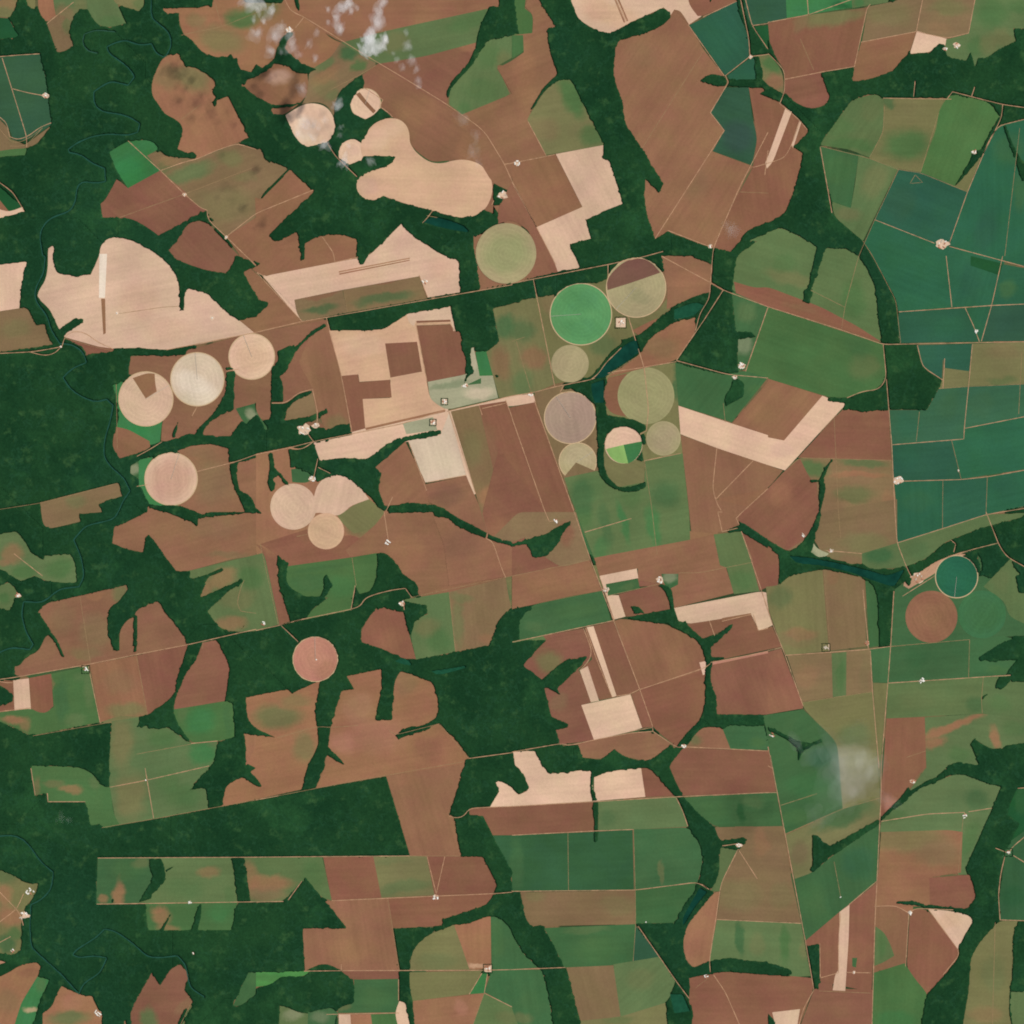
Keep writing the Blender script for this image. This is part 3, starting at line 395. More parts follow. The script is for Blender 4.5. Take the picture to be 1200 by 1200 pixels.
F B1|brown field by the three way track junction|500,650 600,645 660,680 645,930 520,950 490,1050 500,760|b:580,900,60,30,0,O1,.3
F B2|brown field with a pointed right side at the bottom right|665,680 690,658 750,665 895,855 885,905 800,1000 740,1065 650,935|b:720,1030,30,40,0,B1,.4
F P1|pale triangular field by the forest bend|750,660 870,672 945,690 962,715 915,795 890,850|b:850,720,60,40,0,P2,.4
F G1|green field on the bottom edge right of the straight road|495,960 640,915 690,990 750,1060 715,1200 485,1200|b:600,1180,100,40,0,G2,.5
F DG2|very dark green field at the right edge|1110,420 1150,400 1200,490 1200,715 1088,712 1085,600|b:1150,600,60,60,0,DG,.4
F DG2|dark green scrub field at the right edge by a yard|1190,255 1200,240 1200,490 1150,405 1100,420 1070,370|b:1170,350,40,40,0,G3,.4
F O2|olive tall field in the bottom right|1060,740 1090,715 1170,718 1160,900 1130,1060 1130,1130 1160,1200 900,1200 940,1050 950,890 990,820|b:1060,960,60,100,0,O3,.3 b:1020,1150,80,40,0,B3,.3
F O3|green plot at the right edge in the bottom corner|1140,1050 1200,1040 1200,1200 1165,1200 1130,1130
F DG|dark green scrub plot at the right edge near the top of the belt|>32 1170,600 1200,590 1200,760 1150,770
F DG|dark green plot at the right edge by the wide forest belt|>33 1165,100 1200,80 1200,240 1140,340 1120,200|b:1180,150,30,60,0,G3,.3
'''
DETAILS = '''
@20
F P1|pale runway like strip on the brown field in the north|>30 82,506 112,522 22,760 -5,790 -15,765 -2,740
F B2|thin brown stripe cutting the pale top edge field|448,0 456,0 532,103 524,106
F B2|second thin brown stripe cutting the pale top edge field|462,0 470,0 545,98 537,101
@10
F B1|brown bar across the small pale pivot in the forest|468,442 486,432 522,478 562,520 550,532 508,490
@01
F PW|whitish band running down the large pale western field|466,-10 502,-10 492,196 464,196
F B1|narrow brown bar in the large pale western field|474,200 493,200 496,362 484,368
@11
F B3|upper thin brown line in the pale L shaped field|388,72 720,8 721,13 389,78
F B3|lower thin brown line in the pale L shaped field|390,82 720,18 721,22 391,88
F B2|thin brown line atop the tall brown block|752,304 910,298 912,308 753,314
F B3|long thin brown diagonal stripe below the tan field|512,806 885,720 888,730 516,816
F P1|pale border right of the cream rectangle|903,728 912,726 1030,1112 1022,1116 985,1030
F P1|pale top border of the tan field in the centre|705,272 910,237 935,352 925,352 912,298 750,304 740,330 715,310
@22
F B1|brown line in the broad pale field by the creek|985,497 1120,474 1122,482 986,508
F PR|thin mauve strip along the east road|940,705 1200,650 1200,662 940,716
@21
@11
C P2|small tan pivot circle below the two big pale ones|>12 328,90,85|b:>12 328,90,80,80,0,K1,.3
@12
D PR|round pinkish pivot circle alone in the dark forest|278,690,106|b:240,640,60,60,0,PR,.5 b:340,740,50,50,0,B3,.4
@30
F P1|thin pale strip east of the runway like one|147,566 157,570 119,690 107,684
@32
F O3|upright green strip between two brown crop strips in the east|298,662 368,656 366,862 304,868|b:340,760,20,90,0,G1,.6
@33
F O3|small green corner patch on the straight eastern road|503,742 545,770 575,830 592,880 540,912 498,928|b:530,830,30,60,0,G1,.6
'''
WOODS = '''
@00
W 345,75 380,45 415,50 450,112 505,132 590,115 640,70 660,56 700,40 690,0 770,0 760,35 785,65 830,62 840,110 850,165 890,185 930,245 960,262 1010,270 1080,260 1110,290 1120,325 1165,335 1200,345 1130,400 1145,430 1200,450 1200,700 1120,670 1165,645 1100,500 1070,450 1020,465 995,430 1010,400 1003,372 925,318 870,310 845,250 790,258 760,275 715,370 500,400 350,230 320,150
W 995,478 1015,455 1025,460 1012,500 1003,500
W 930,0 990,38 1000,20 980,0
W 740,690 760,715 810,720 860,712 900,708 922,730 915,748 875,735 800,735 745,712
W 735,1108 810,1068 870,1035 905,1015 970,985 985,1015 1008,1038 975,1035 900,1035 865,1070 845,1115 790,1175 810,1200 >01 830,20 980,72 1060,82 1090,45 1105,0 >11 25,35 -60,75 10,210 60,220 50,240 0,280 >01 1180,285 1140,302 1060,260 1000,205 970,172 885,152 865,180 862,258 845,258 840,110 800,50 730,-20 >00 600,1120 560,1100 540,1020 620,1025 690,1065
W 855,0 858,0
@10
W 0,300 30,320 85,280 95,240 115,180 150,150 175,155 135,210 140,240 210,295 285,325 240,345 190,342 150,310 90,298 40,340 0,362 -50,375 -60,400 -20,440 0,455 20,460 80,495 130,490 205,485 160,500 70,510 80,540 135,550 160,600 175,640 230,690 335,670 372,620 370,500 375,460 410,405 480,365 505,372 510,395 475,430 440,480 450,530 510,560 560,535 585,500 630,525 635,550 575,565 525,605 510,650 430,652 388,690 390,740 440,772 500,745 505,732 650,730 650,745 615,780 520,805 475,840 470,890 500,930 560,940 595,918 700,955 820,985 940,1020 1030,1015 1075,990 1118,1030 1115,1055 1050,1100 1015,1105 1025,1190 >11 1040,60 1052,150 955,170 950,20 915,15 >10 700,1080 680,1045 640,1080 525,1200 >11 520,10 505,38 485,42 472,0 >10 470,1120 400,1100 330,1098 230,1140 225,1200 >11 230,15 210,15 >10 205,1140 190,1088 100,1135 60,1105 80,1080 270,900 160,795 20,940 30,910 150,790 70,745 40,745 25,695 0,690 >00 1170,650 1100,480
W 895,460 892,430 920,375 990,305 1030,220 1040,195 1090,38 1140,30 1140,0 >20 0,0 30,150 10,165 >10 1150,178 1100,160 1065,225 1000,310 940,385 910,420 905,455
W 168,0 195,0 205,55 185,30
W 1115,900 1145,900 1150,950 1115,940
@20
W 80,0 235,0 270,60 320,110 395,145 465,155 550,112 700,38 745,60 745,85 700,125 600,160 500,185 485,215 475,360 520,480 530,580 600,680 710,862 685,905 635,835 618,805 622,940 632,1020 672,1118 800,1130 800,1200 290,1200 270,1148 370,1118 345,1035 395,1005 440,985 520,960 460,755 430,740 430,670 340,500 275,370 210,345 165,200 170,130 205,125 150,40
W 1060,0 1080,0 1100,80 1125,120 1150,200 1155,260 1180,350 1170,370 >30 0,410 60,460 80,450 140,490 200,510 145,560 60,480 0,440 >20 1160,400 1120,405 960,405 900,388 880,375 900,365 930,345 985,355 1020,375 1140,372 1135,265 1118,240 1115,180 1065,40
@30
W 60,460 80,440 140,490 200,510 255,510 290,455 245,340 400,315 395,382 440,380 530,355 590,330 625,280 660,255 760,245 800,210 835,265 930,285 950,245 970,312 1000,270 1025,278 1090,230 1160,190 1160,140 1200,140 1200,510 1100,490 1000,470 865,432 835,462 550,455 505,440 395,465 240,680 300,1000 310,1015 450,1135 430,1200 350,1160 270,1158 230,1160 190,1130 60,1065 0,1090 >20 1060,1150 1060,1200 800,1200 800,1130 900,1150 1025,1180 1065,1130 1100,1080 1200,1040 >30 0,1045 80,1000 130,870 165,720 120,690 190,615 145,560 60,480
@31
W >30 445,1130 500,1215 >31 600,215 620,410 695,415 720,525 820,582 800,590 745,722 710,728 690,712 600,715 480,728 350,722 370,665 440,635 520,625 555,575 540,415 530,405 500,130 420,-10
W >30 230,1150 275,1150 >31 205,155 210,185 195,225 165,215 170,160 185,150 220,0
@21
W 940,-10 1055,-10 1030,165 1045,360 1110,350 1145,380 1060,390 1055,540 1010,555 770,490 860,370 870,290 925,205 925,140 940,40
W 1040,555 1090,600 1085,660 1000,705 995,660 1030,610
W 800,-15 940,-15 940,40
W 290,-15 320,60 560,8 800,-5 800,-15
@11
W 330,300 960,170 1200,130 >21 5,128 5,215 >11 1110,245 1140,400 1085,450 1030,450 1015,425 1000,450 1020,545 990,570 975,600 985,560 1000,500 960,430 962,380 915,240 860,245 710,272 600,345 340,350
@20
W 85,525 90,505 150,405 215,350 275,370 215,375 150,430
W 905,0 970,0 930,12
W 1075,400 1140,400
W 0,60 35,160 0,160
@30
W 0,180 30,250 0,235
W 870,880 950,750 955,710 1000,700 1050,600 1090,540 1040,480 1105,495 1200,515 1200,540 1090,580 1050,640 1010,720 995,740 910,840
W 1100,585 1110,580 1165,720 1200,850 1190,850 1155,740
W 285,450 290,455
@01
W 278,375 275,345 340,300 350,290 390,295 392,310 370,325 320,355 305,370
W 550,432 620,430 700,440 800,458 875,445 870,462 790,472 720,462 615,462 610,500 600,550 528,605 555,700 555,800 528,860 528,895 560,950 700,905 790,865 900,830 910,840 945,790 1000,740 1060,640 1060,520 1070,518 1100,530 1095,720 990,770 955,815 950,840 1080,845 1130,780 1150,790 1200,740 1200,940 1110,970 1110,1040 1125,1100 1175,1120 1200,1180 >12 30,10 0,10 >02 1150,0 >01 1090,1070 1070,960 1080,905 1000,882 900,885 830,912 650,950 610,985 612,1030 650,1060 700,1165 600,1200 570,1130 560,1062 500,1000 440,700 300,600 400,460 520,450
W 808,850 810,820 835,780 828,830 820,852
W 690,1165 840,1170 930,1200 >02 1010,30 950,0 905,50 925,70 900,40 780,0 >01 720,1190
@11
W 0,215 55,215 50,235 15,262 0,290
W 325,318 330,330 255,375 200,430 160,500 145,545 115,560 130,620 128,685 200,640 245,622 268,630 255,650 180,680 150,715 135,770 240,755 290,735 330,715 338,735 270,775 150,810 160,850 200,862 240,850 260,840 350,810 380,790 445,785 452,822 270,865 290,955 340,965 400,945 520,955 600,890 660,855 840,815 870,815 865,840 710,865 620,905 560,990 585,1015 570,1090 605,1170 640,1175 700,1155 830,1160 900,1195 >12 950,30 1080,95 1110,115 1200,140 1200,160 1100,132 1000,95 930,60 870,0 >11 760,1185 690,1200 600,1200 500,1100 440,1045 370,1020 290,1060 270,1050 250,1010 165,990 150,900 0,930 0,740 20,760 45,820 65,800 70,690 70,520 105,490 100,450 150,420 200,415 260,350
W 60,925 78,925 90,1000 130,1030 155,1075 130,1070 105,1025 85,1040 88,1100 70,1105 50,1060 65,1000
W 1115,555 1140,560 1130,568
W 1195,120 1200,220 1110,245 1100,180
@21
W 0,150 105,110 440,45 455,75 445,110 400,130 323,122 250,140 195,185 110,195 0,215
W 510,395 600,370 640,330 740,250 820,205 920,175 930,200 880,270 860,290 745,315 715,345 650,380 610,430 590,470 480,540 445,570 430,650 450,750 560,760 630,795 640,810 620,830 630,885 612,885 605,845 575,812 523,796 470,812 438,850 432,900 430,980 450,1040 500,1085 560,1080 625,1060 630,1080 590,1105 510,1105 440,1070 400,1010 400,870 390,700 360,620 240,625 240,605 370,580 480,440 510,430
@32
W 0,125 70,180 120,180 185,110 220,40 235,0 >31 240,1200 235,1060 195,1062 195,1050 240,1050 270,985 300,955 262,1030 270,1100 245,1200 >32 250,0 235,80 220,120 205,190 230,210 350,240 450,260 560,275 650,258 740,220 830,140 1000,75 1200,0 1200,200 1150,200 1060,290 990,300 1010,240 980,190 870,200 780,230 680,300 660,350 640,320 590,360 575,630 520,628 515,420 495,340 400,290 280,268 170,280 90,300 55,345 50,195
W >22 1065,50 1085,50 1200,130 >32 0,130 30,160 60,190 50,205 0,160 >22 1200,160
W 1160,300 1200,250 1200,380 1175,380 1165,330
W 995,695 990,680 1050,640 1120,600 1200,575 1200,795 1140,795 1140,770 1110,770 1140,720 1170,690 1060,700
W 1080,770 1140,768 1138,795 1095,832 1062,825
W 995,870 1030,850 1005,880
W 945,1090 965,1065 985,1080 1010,1110 1040,1115 1095,1120 1110,1095 1200,1070 1200,1200 >33 1200,80 1165,100 1130,180 1120,220 1180,260 1110,400 1080,430 1085,600 1088,712 1060,740 990,820 945,890 940,1050 910,1150 895,1200 705,1200 740,1060 800,1000 885,900 895,850 960,715 945,690 920,680 840,662 740,655 700,645 600,635 605,625 660,622 740,640 930,660 975,605 950,510 925,470 950,420 1050,190 1090,90 990,60 920,30 880,28 820,50 740,85 680,115 650,160 590,190 540,240 380,320 290,420 210,490 200,480 215,430 210,315 230,315 290,365 430,290 525,235 590,165 650,120 740,60 800,38 850,0 >32 830,1200 860,1180 900,1170 990,1190 980,1130
W >33 1150,760 1170,730 1200,715 1200,1040 1140,1050 1135,1130 1160,1200 1130,1150 1145,980
W 0,1005 60,1030 130,1072 200,1082 250,1065 250,1078 190,1110 160,1120 145,1165 138,1165 140,1115 110,1080 50,1045 0,1025
@02
W 672,190 680,120 697,105 720,130 770,200 825,275 890,275 895,315 965,295 1040,262 1052,272 1030,285 975,304 940,400 1135,314 1143,326 1060,380 975,465 900,500 880,620 860,580 740,420
W 800,0 900,35 950,0 >01 1190,1200 >02 930,30 925,70 905,50 780,0
W 186,482 228,556 264,588 304,682 292,680 252,600 225,578
W 628,485 646,485 643,600 641,657 628,655 622,570
W 880,620 945,610 925,690 880,740 850,810 820,880 812,930 830,985 895,1082 850,1055 800,1010 700,1020 690,1005 640,1008 655,985 650,962 700,950 790,885 825,840 832,770 870,700
W 1130,550 1155,515 1140,545
W >03 880,105 905,95 905,80 970,20 1000,-30 >02 1030,1075 1100,1055 1100,900 1060,885 1080,740 1050,660 1015,600 1100,570 >12 0,560 180,520 480,455 485,400 540,370 565,300 570,192 600,188 660,235 690,295 740,318 765,360 765,390 720,400 690,415 690,460 640,460 590,450 550,460 520,510 490,560 495,610 590,640 660,680 750,695 935,655 1090,630 1140,500 1190,455 >22 0,455 90,438 95,455 35,485 35,600 150,598 160,605 80,660 40,720 60,745 140,785 200,770 270,690 350,675 350,690 210,830 230,860 180,830 150,820 185,960 260,990 265,1000 205,1020 225,1085 0,1126 >13 1130,-60 1100,60 1130,110 1100,175 1000,188 975,215 905,225 975,0 >12 980,1160 1000,1155 930,1060 855,992 790,1030 700,1045 670,1065 652,1045 700,1010 790,1000 850,960 855,880 830,800 780,765 700,755 660,740 645,780 630,880 640,970 600,978 558,970 585,860 590,735 425,770 460,830 400,840 350,1010 335,1095 420,1185 400,1180 320,1130 295,1200 >13 280,95 215,100 235,40 >12 300,1090 285,1000 275,930 290,850 310,790 190,810 175,848 160,845 150,830 0,860 >02 1150,870 1160,970 1200,1015 >12 90,1055 0,1045 >02 1145,1040 1150,1200 >03 1200,40 >13 30,90 0,85 >03 1140,42 1060,80 1040,180 985,190 965,90
W >13 0,50 30,90 0,75
W 0,230 50,300 100,325 160,298 220,325 340,335 362,325 380,330 200,440 110,420 80,370 45,330 0,360
@12
W 100,200 155,240 145,260 140,330 180,370 240,400 300,395 320,355 315,310 330,290 360,345 330,390 260,460 235,505 160,515 105,330
W 465,345 485,385 450,470 445,455
W 690,415 800,440 805,480 760,495 740,530 725,580 700,500
@22
W 0,150 60,130 90,120 160,105 200,75 280,38 230,120 215,150 170,205 130,212 95,210 70,150 0,160
W 555,440 580,440 610,455 620,478 740,455 740,400 720,350 735,345 748,380 755,460 770,500 805,520 815,505 820,528 900,598 940,590 1015,530 1035,525 1030,550 930,635 935,680 995,678 995,690 935,700 920,780 960,880 960,950 1175,958 1185,1005 1040,1000 880,1005 790,1080 730,1180 700,1200 >23 740,0 770,70 800,125 870,210 980,340 1060,330 1085,322 1105,340 1060,352 985,362 975,380 970,480 935,570 850,650 800,720 800,850 810,930 850,935 890,925 930,905 960,893 1060,893 1120,905 1200,912 1200,965 >33 110,975 90,975 0,970 >23 1200,965 1080,950 1000,952 930,970 870,970 830,985 820,1060 850,1140 835,1200 740,1200 720,1130 750,1040 770,1000 690,885 580,735 760,728 800,650 870,560 895,460 885,360 840,300 800,200 770,135 735,100 650,5 >22 600,1190 500,1150 640,1165 720,1140 780,1090 860,1010 905,940 910,850 900,780 915,700 905,650 880,600 840,580 750,530 620,500 560,490 620,478 570,475
W 205,995 265,990 262,1010 205,1022
W 105,1115 310,1090 330,1150 420,1160 480,1110 520,1145 640,1170 760,1080 740,1200 >23 500,0 380,45 375,90 400,140 405,340 395,350 385,345 380,160 365,100 370,15 250,10 180,28 150,0 >22 140,1190
W 1170,955 1190,1000 1200,1080 1185,1010
@23
W >13 1000,-40 1100,-60 >22 2,1140 20,1200 >23 35,10 75,90 60,115 30,122 5,100 >13 1195,88 1150,60 1120,64 1138,110 1104,172 1000,188 980,215 905,225 975,-10 
W >13 0,630 130,625 230,515 255,540 425,750 218,752 230,950 0,957
W >13 60,1020 130,970 230,985 290,922 340,920 400,950 440,985 462,1040 460,1100 380,1125 365,1120 240,1145 110,1110 90,1200 0,1200 0,1025
W >13 380,1145 385,1200 355,1200 
W >13 935,240 975,215 1065,225 1110,320 1200,480 >23 0,480 0,580 40,585 60,690 80,735 150,748 180,820 240,935 290,1120 315,1200 205,1200 170,1060 160,980 120,930 60,880 0,760 >13 1150,705 1100,690 1000,725 880,740 780,790 730,860 720,960 720,1050 735,1120 755,1200 740,1200 700,1100 668,1090 670,960 645,752 870,740 880,708 1085,645 1132,550 1062,415 962,412
W >03 700,425 755,425 775,470 775,535 715,590 710,610 650,632 718,510 700,470
W >03 770,480 820,458 815,465 780,485
W >03 1083,420 1145,420 1170,625 1112,628 1105,520
W >03 745,765 800,685 795,700 765,765
W >03 895,762 930,640 946,635 945,690 925,762
W >03 525,612 535,615 530,638 524,638
@33
W 180,835 243,822 235,1035 215,1035
W 0,915 60,925 110,950 110,970 0,970
'''
LINES = '''
@00
R 0,272 90,258 188,252
R 10,272 55,415 125,640 125,690
R 55,415 130,435 215,450
R 0,500 30,570 45,640 80,655 130,640 190,595 242,575
r 0,515 45,660 80,670 130,652 200,600
r 45,685 120,685 190,610
R 0,800 60,900 115,992
R 600,660 752,800 865,910 940,975 970,985 975,1030 1060,1110 1200,1245
R 752,800 860,760 925,745 1015,705 1110,672 1200,700
r 865,910 1200,780
r 865,910 560,1020
R 1060,1110 >10 0,1000 270,890
r 850,560 940,490
R 0,0
r 850,165 870,160 1040,125 >10 110,15
r 1040,125 980,0
R 220,110 345,10
@01
R 0,460 140,450 210,440 290,425 305,375 345,352 400,360 460,405 530,435
R 140,450 210,468 260,455 290,420
r 300,385 440,425 530,445
R 780,440 1200,358 >11 0,358 215,307 330,288 >11 1200,135 >21 0,128 450,40 600,8 >20 710,1178
R >11 0,75 215,305
R 1060,540 1120,530
R 900,750 925,705
R 640,940 705,905 760,870
R 640,1080 690,1072
r 545,600 550,900
R 925,1010 1120,960 >11 0,930 150,900 270,870 690,785 890,722
r 560,270 760,240 840,235
r 0,1200 190,1158 550,1065
@02
R 0,795 70,775 410,715 640,668 880,622 1130,565 1200,550 >12 0,555 115,530 230,500 450,455 490,440 510,405 560,385 640,365 700,358 730,400
R 415,725 470,990
r 640,672 692,950
r 375,400 425,715
R 0,945 145,918
r 150,1050 520,985
R 65,195 200,300
r 1200,475 1130,465 1110,430 1130,350 1145,320
R 895,1085 1020,1073
r 640,1135 895,1088
r 950,610 950,640
R 0,775 20,800 60,800
@10
R 100,0 160,50 225,80 185,130
R 225,80 330,145 490,245 700,370 880,480 1040,590 1080,630 1165,770 1200,850 >20 115,1065 205,1240
R 1165,770 >20 0,765 200,725
r 490,350 560,308
r 350,420 490,350
R 505,410 595,468 580,500 625,530 640,550
R 335,670 370,730 475,830
R 830,985 800,1025 780,1045
r 800,1010 850,1020
R 1115,940 1105,960
R 310,1110 360,1180 365,1200 >11 370,30 480,5
@11
R 0,75 40,95
R 395,75 720,12
r 410,160 430,265
R 765,90 805,195
R >11 330,290 400,560 450,825
R 750,318 910,318
R 910,318 932,352
R 750,318 802,590
R 70,690 140,690 200,640 265,625 290,740 285,790
R 895,728 1140,670 1200,655 >21 100,640 205,612 370,580 460,545 600,525 770,495
R 270,870 240,830
R 150,900 215,908 270,870
R 290,950 270,1040
R 290,990 350,1020
R 715,870 800,1100
R 905,730 1030,1115
R 800,1062 985,1028
R 1045,700 1060,745
R 1170,675 1200,755 >21 0,760 155,1200 >22 175,45 205,40
R >21 105,680 290,1195 >22 370,230 475,505 600,835 660,1005 660,1028
R 610,1195 640,1130
R 1060,715 1170,690
@12
R 600,0 620,130
R 225,500 115,530 200,610
r 100,1058 290,1005 350,1010 480,1000
r 625,1025 655,1045 860,992 1000,1155
R 1000,1155 1200,1128 >22 0,1125 230,1085 270,1095 385,1068 560,1035 660,1028
r 20,150 105,530
R 1085,100 1080,125 1110,140 1150,260 1170,308
r 725,400 1200,300 >22 365,225
r 905,375 935,655
r 240,105 190,115
R 445,460 465,345
r 450,215 470,345
R 690,410 695,460
@21
R 100,110 200,610
R 450,40 450,110
R 545,285 620,525 640,720 630,820 600,835
R 460,545 480,550
R 700,0 940,130 990,160 1200,238 >31 0,238 340,345 540,415 1200,400
R 990,160 900,300 770,490
R 770,490 1010,555 1200,572
R 1200,240 1095,540
R 240,610 225,640 260,640
r 620,955 655,1180 >22 680,200
r 0,400 60,380
r 20,400 90,640
R 620,960 790,925
R 940,0 930,130 925,200 880,270 860,350
r 1000,780 990,690
R 960,900 940,1090 960,1160 985,1200 >22 965,0 985,92 1060,75
R 1130,960 955,1140
R 1200,1090 1080,1200 >22 1050,30 1065,60
R 372,578 405,552 440,500 480,462 512,430
@21
r 440,574 470,546 540,500 600,462
@22
R 480,508 0,610
R 480,508 410,300
r 440,395 700,335
r 780,285 880,285 1130,235 1075,90
R 1075,90 1170,370 >32 25,535 80,670 165,910
R 600,832 905,730 930,710
R 925,510 950,580
R 660,1028 775,1105 800,1100 >22 1200,1120
R 335,545 375,650 360,700 320,740
R 345,545 400,700 470,868
R 660,1010 555,1028
R 340,95 560,30
R 930,705 1200,655
R >22 600,830 550,855 490,862
R 985,512 1120,480
R 1130,480 1155,555 1200,545
@20
R 1055,0 1110,180 1115,265 1000,355 1015,385 930,528 995,612 670,1120
R 895,80 1055,5
R 1075,0 1125,120 1200,230
R 1115,265 1200,255
R 1125,120 1200,110 >30 0,105 188,70 600,3
R 450,0 530,105
R 460,0 540,100
r 900,235 610,695
R 995,355 825,115
R 730,1080 910,1150 940,1160
R 940,1200 945,1160 1070,870 1200,620
R 1130,785 1200,765
R 75,570 160,730
R 0,855 115,1065
R 1200,705 >20 1185,820
r 1070,900 1200,905
@30
R 0,250 50,300 78,335 78,430 55,485 145,560 185,610
R 78,372 250,338 405,312 465,35 480,20
R 435,198 695,148 740,0
R 695,148 840,180 940,155 985,0
R 150,568 110,680 78,740 0,765
R 110,680 120,695
R 190,70 178,0
r 150,180 215,330
r 245,685 475,742 610,795 715,810 935,900
R 540,460 860,465
R 865,430 1000,465 1100,490 1200,515
R 865,430 840,462
r 545,500 540,620 475,740
r 800,530 715,808
R 1200,540 1080,590 1040,650 935,900 850,1140
R 1200,540
r 1180,600 1110,1200
r 612,795 500,1030 425,1200 >31 360,240 345,340
R 500,1030 780,1140
R 850,1155 1110,1225 >31 1110,25 1200,70
R >31 835,0 862,240
R 1100,490 1095,550 1010,720
R 690,378 682,455
R 970,405 955,450
r 690,820 665,860 725,855 690,820
R 300,1000 245,690
r 445,1130 490,1200 >31 600,210 622,408
@31
R 612,262 1048,232 1200,222
R 925,245 965,330 992,405
R 1100,0 1048,232 1000,400
r 200,160 360,240
R 700,418 725,520 820,582
R 820,620 828,480
R 958,412 940,610 920,808 918,858 580,885
R 922,808 1200,738
r 860,862 905,1045
R 640,1055 905,1048 1030,1035 1200,990
r 820,1050 818,1200 >32 818,78
r 1028,1035 1022,1200 >32 1022,12
r 800,622 938,612 1200,597
r 1190,450 1175,740
r 710,730 695,870
R 540,415 555,575 520,625 440,635 370,665
R 555,575 580,885 595,1200 >32 605,145 650,260 670,300
r 140,945 580,958
r 310,760 330,1200 >32 340,120
@32
R 605,145 818,78 1022,12 1200,-30
R 1022,0 1085,160 1120,210 1200,300
R 270,180 440,195
r 260,270 290,650
R 445,365 468,600 470,640
R 80,672 460,645 575,630 590,370
R 575,630 562,800 530,1200 >33 530,130 500,750 485,1200
R 480,650 490,840 520,1200
r 160,892 490,842
r 575,630 945,598
R 562,802 1085,768 1140,765
r 945,600 940,775
r 1010,770 1000,880 1005,945
R 630,395 780,300
R 670,350 780,240 870,200 980,170 1080,145
r 740,1120 650,1150
R 0,650 65,635
R 870,190 880,150 855,130
R >33 0,-10 >32 20,1200 0,1100
@03
R 0,500 80,665 100,700 110,740
R 0,780 80,660 110,590
R 450,638 890,632 1200,627 >13 1,628
R 458,422 1200,418 >13 0,418 720,412
R 515,90 683,58 980,-10
R 680,0 720,235
r 475,280 725,238 980,190 >13 0,150 440,65 975,-30
R 145,0 165,128
R 222,118 225,158 400,158
r 900,1090 810,1200
R 0,860 50,790
R >13 0,150 105,130
@13
R 355,622 620,610 1130,588 1200,582 >23 0,578 580,572 870,535 925,570
R 802,415 845,590 885,415
r 618,610 672,945
R 225,952 400,950 1060,948 1200,945 >23 250,935
R 400,920 400,950
R 330,1155 670,1148
R 668,990 668,1090
R 1060,960 1000,1060
R 1085,965 1070,1055 1200,1120
r 1070,1055 990,1200
R 100,0
R 905,225 940,235 975,225 1000,190 1060,185 >23 0,180 380,158 770,135 1200,115 >33 40,115
R 150,620 215,530
r 722,412 960,413
R 130,625 0,628
@23
r 570,288 578,572 580,730 568,905
r 262,300 265,575
R 590,740 770,1000 830,1080
R 0,315 385,295 570,288
R 925,570 890,545
R 975,575 985,530 1060,380 1150,520
R 985,365 1060,355
R 975,578 925,905 930,960
R 945,970 1000,1050 1100,1200
r 920,985 860,1030
R 770,140 800,200 825,275
R 0,0
R 960,710 >33 155,728
@33
R 10,-60 80,310 175,810 210,1010 215,1040
R 215,1040 165,1130 125,1200
R 240,985 330,960 330,800 340,680
R 370,958 480,960
r 240,1045 480,1055
R 500,648 600,645 660,680 690,658 750,660 870,665
R 660,680 645,930
R 530,250 750,215 920,208 930,230
R 940,205 1050,188
r 915,230 890,500
r 80,310 350,190 525,140
R 510,530 380,640
r 310,440 340,600
R 890,850 895,880 820,970
R 750,660 890,850
R 1065,375 1130,400 1145,370 1200,260
R 1150,410 1200,490
R 1110,415 1090,500 1080,600 1088,712 1200,718
r 1065,720 1050,1200
r 60,175 230,120
R 1170,95 1200,88
R 245,985 243,822
@00
V 710,0 708,80 740,110 790,150 805,200 790,245 770,268 730,250 710,205 670,212 630,205 590,188 540,200 500,220 510,250 560,285 605,320 630,360 600,400 560,390 520,382 480,402 440,430 440,490 480,525 560,535 610,550 655,580 645,620 600,635 510,628 430,640 360,670 320,700 325,715 380,725 430,765 490,790 495,850 450,860 390,850 360,875 355,940 330,990 240,1020 200,1060 185,1110 200,1200 >01 212,0 205,80 165,150 165,210 220,280 240,350 280,410 340,415 390,450 405,500 340,525 295,570 330,625 390,665 450,685 500,672 530,700 520,760 490,860 485,940 520,990 580,1040 610,1100 575,1150 555,1200 >02 530,35 400,65 345,130 380,210 395,300 370,350 280,360 200,425 110,420 100,480 120,560 155,620 140,645 60,635 10,650 -10,720
v 545,150 450,140 395,160 385,200 410,240 460,250
@03
V -10,325 60,315 110,335 150,380 190,440 250,490 240,570 190,620 145,640 140,740 145,840 200,890 290,970 370,1060 390,1010 470,960 500,890 440,880 370,890 340,875 360,850 450,795 490,755 540,765 620,820 690,885 750,890 830,880 870,920 890,1030 960,1075
@10
P 780,1040 830,1015 900,1030 980,1060 1000,1090 930,1080 840,1060
@21
P 385,572 448,500 512,432 552,400 584,396 598,448 560,480 480,532 432,572
P 370,600 430,580 430,690 390,690 375,650
p 760,250 860,215 900,230 860,280 760,300
@32
P 100,205 200,215 330,240 450,268 560,300 640,268 600,340 580,350 490,320 380,280 250,250 130,240
@23
P 880,560 915,580 850,660 815,720 800,740 800,700 840,630
p 740,1060 800,1060 835,1140 760,1150
@12
p 820,745 900,735 980,720 985,730 900,755 850,765
p 650,700 680,682 720,695 730,720 690,715
'''
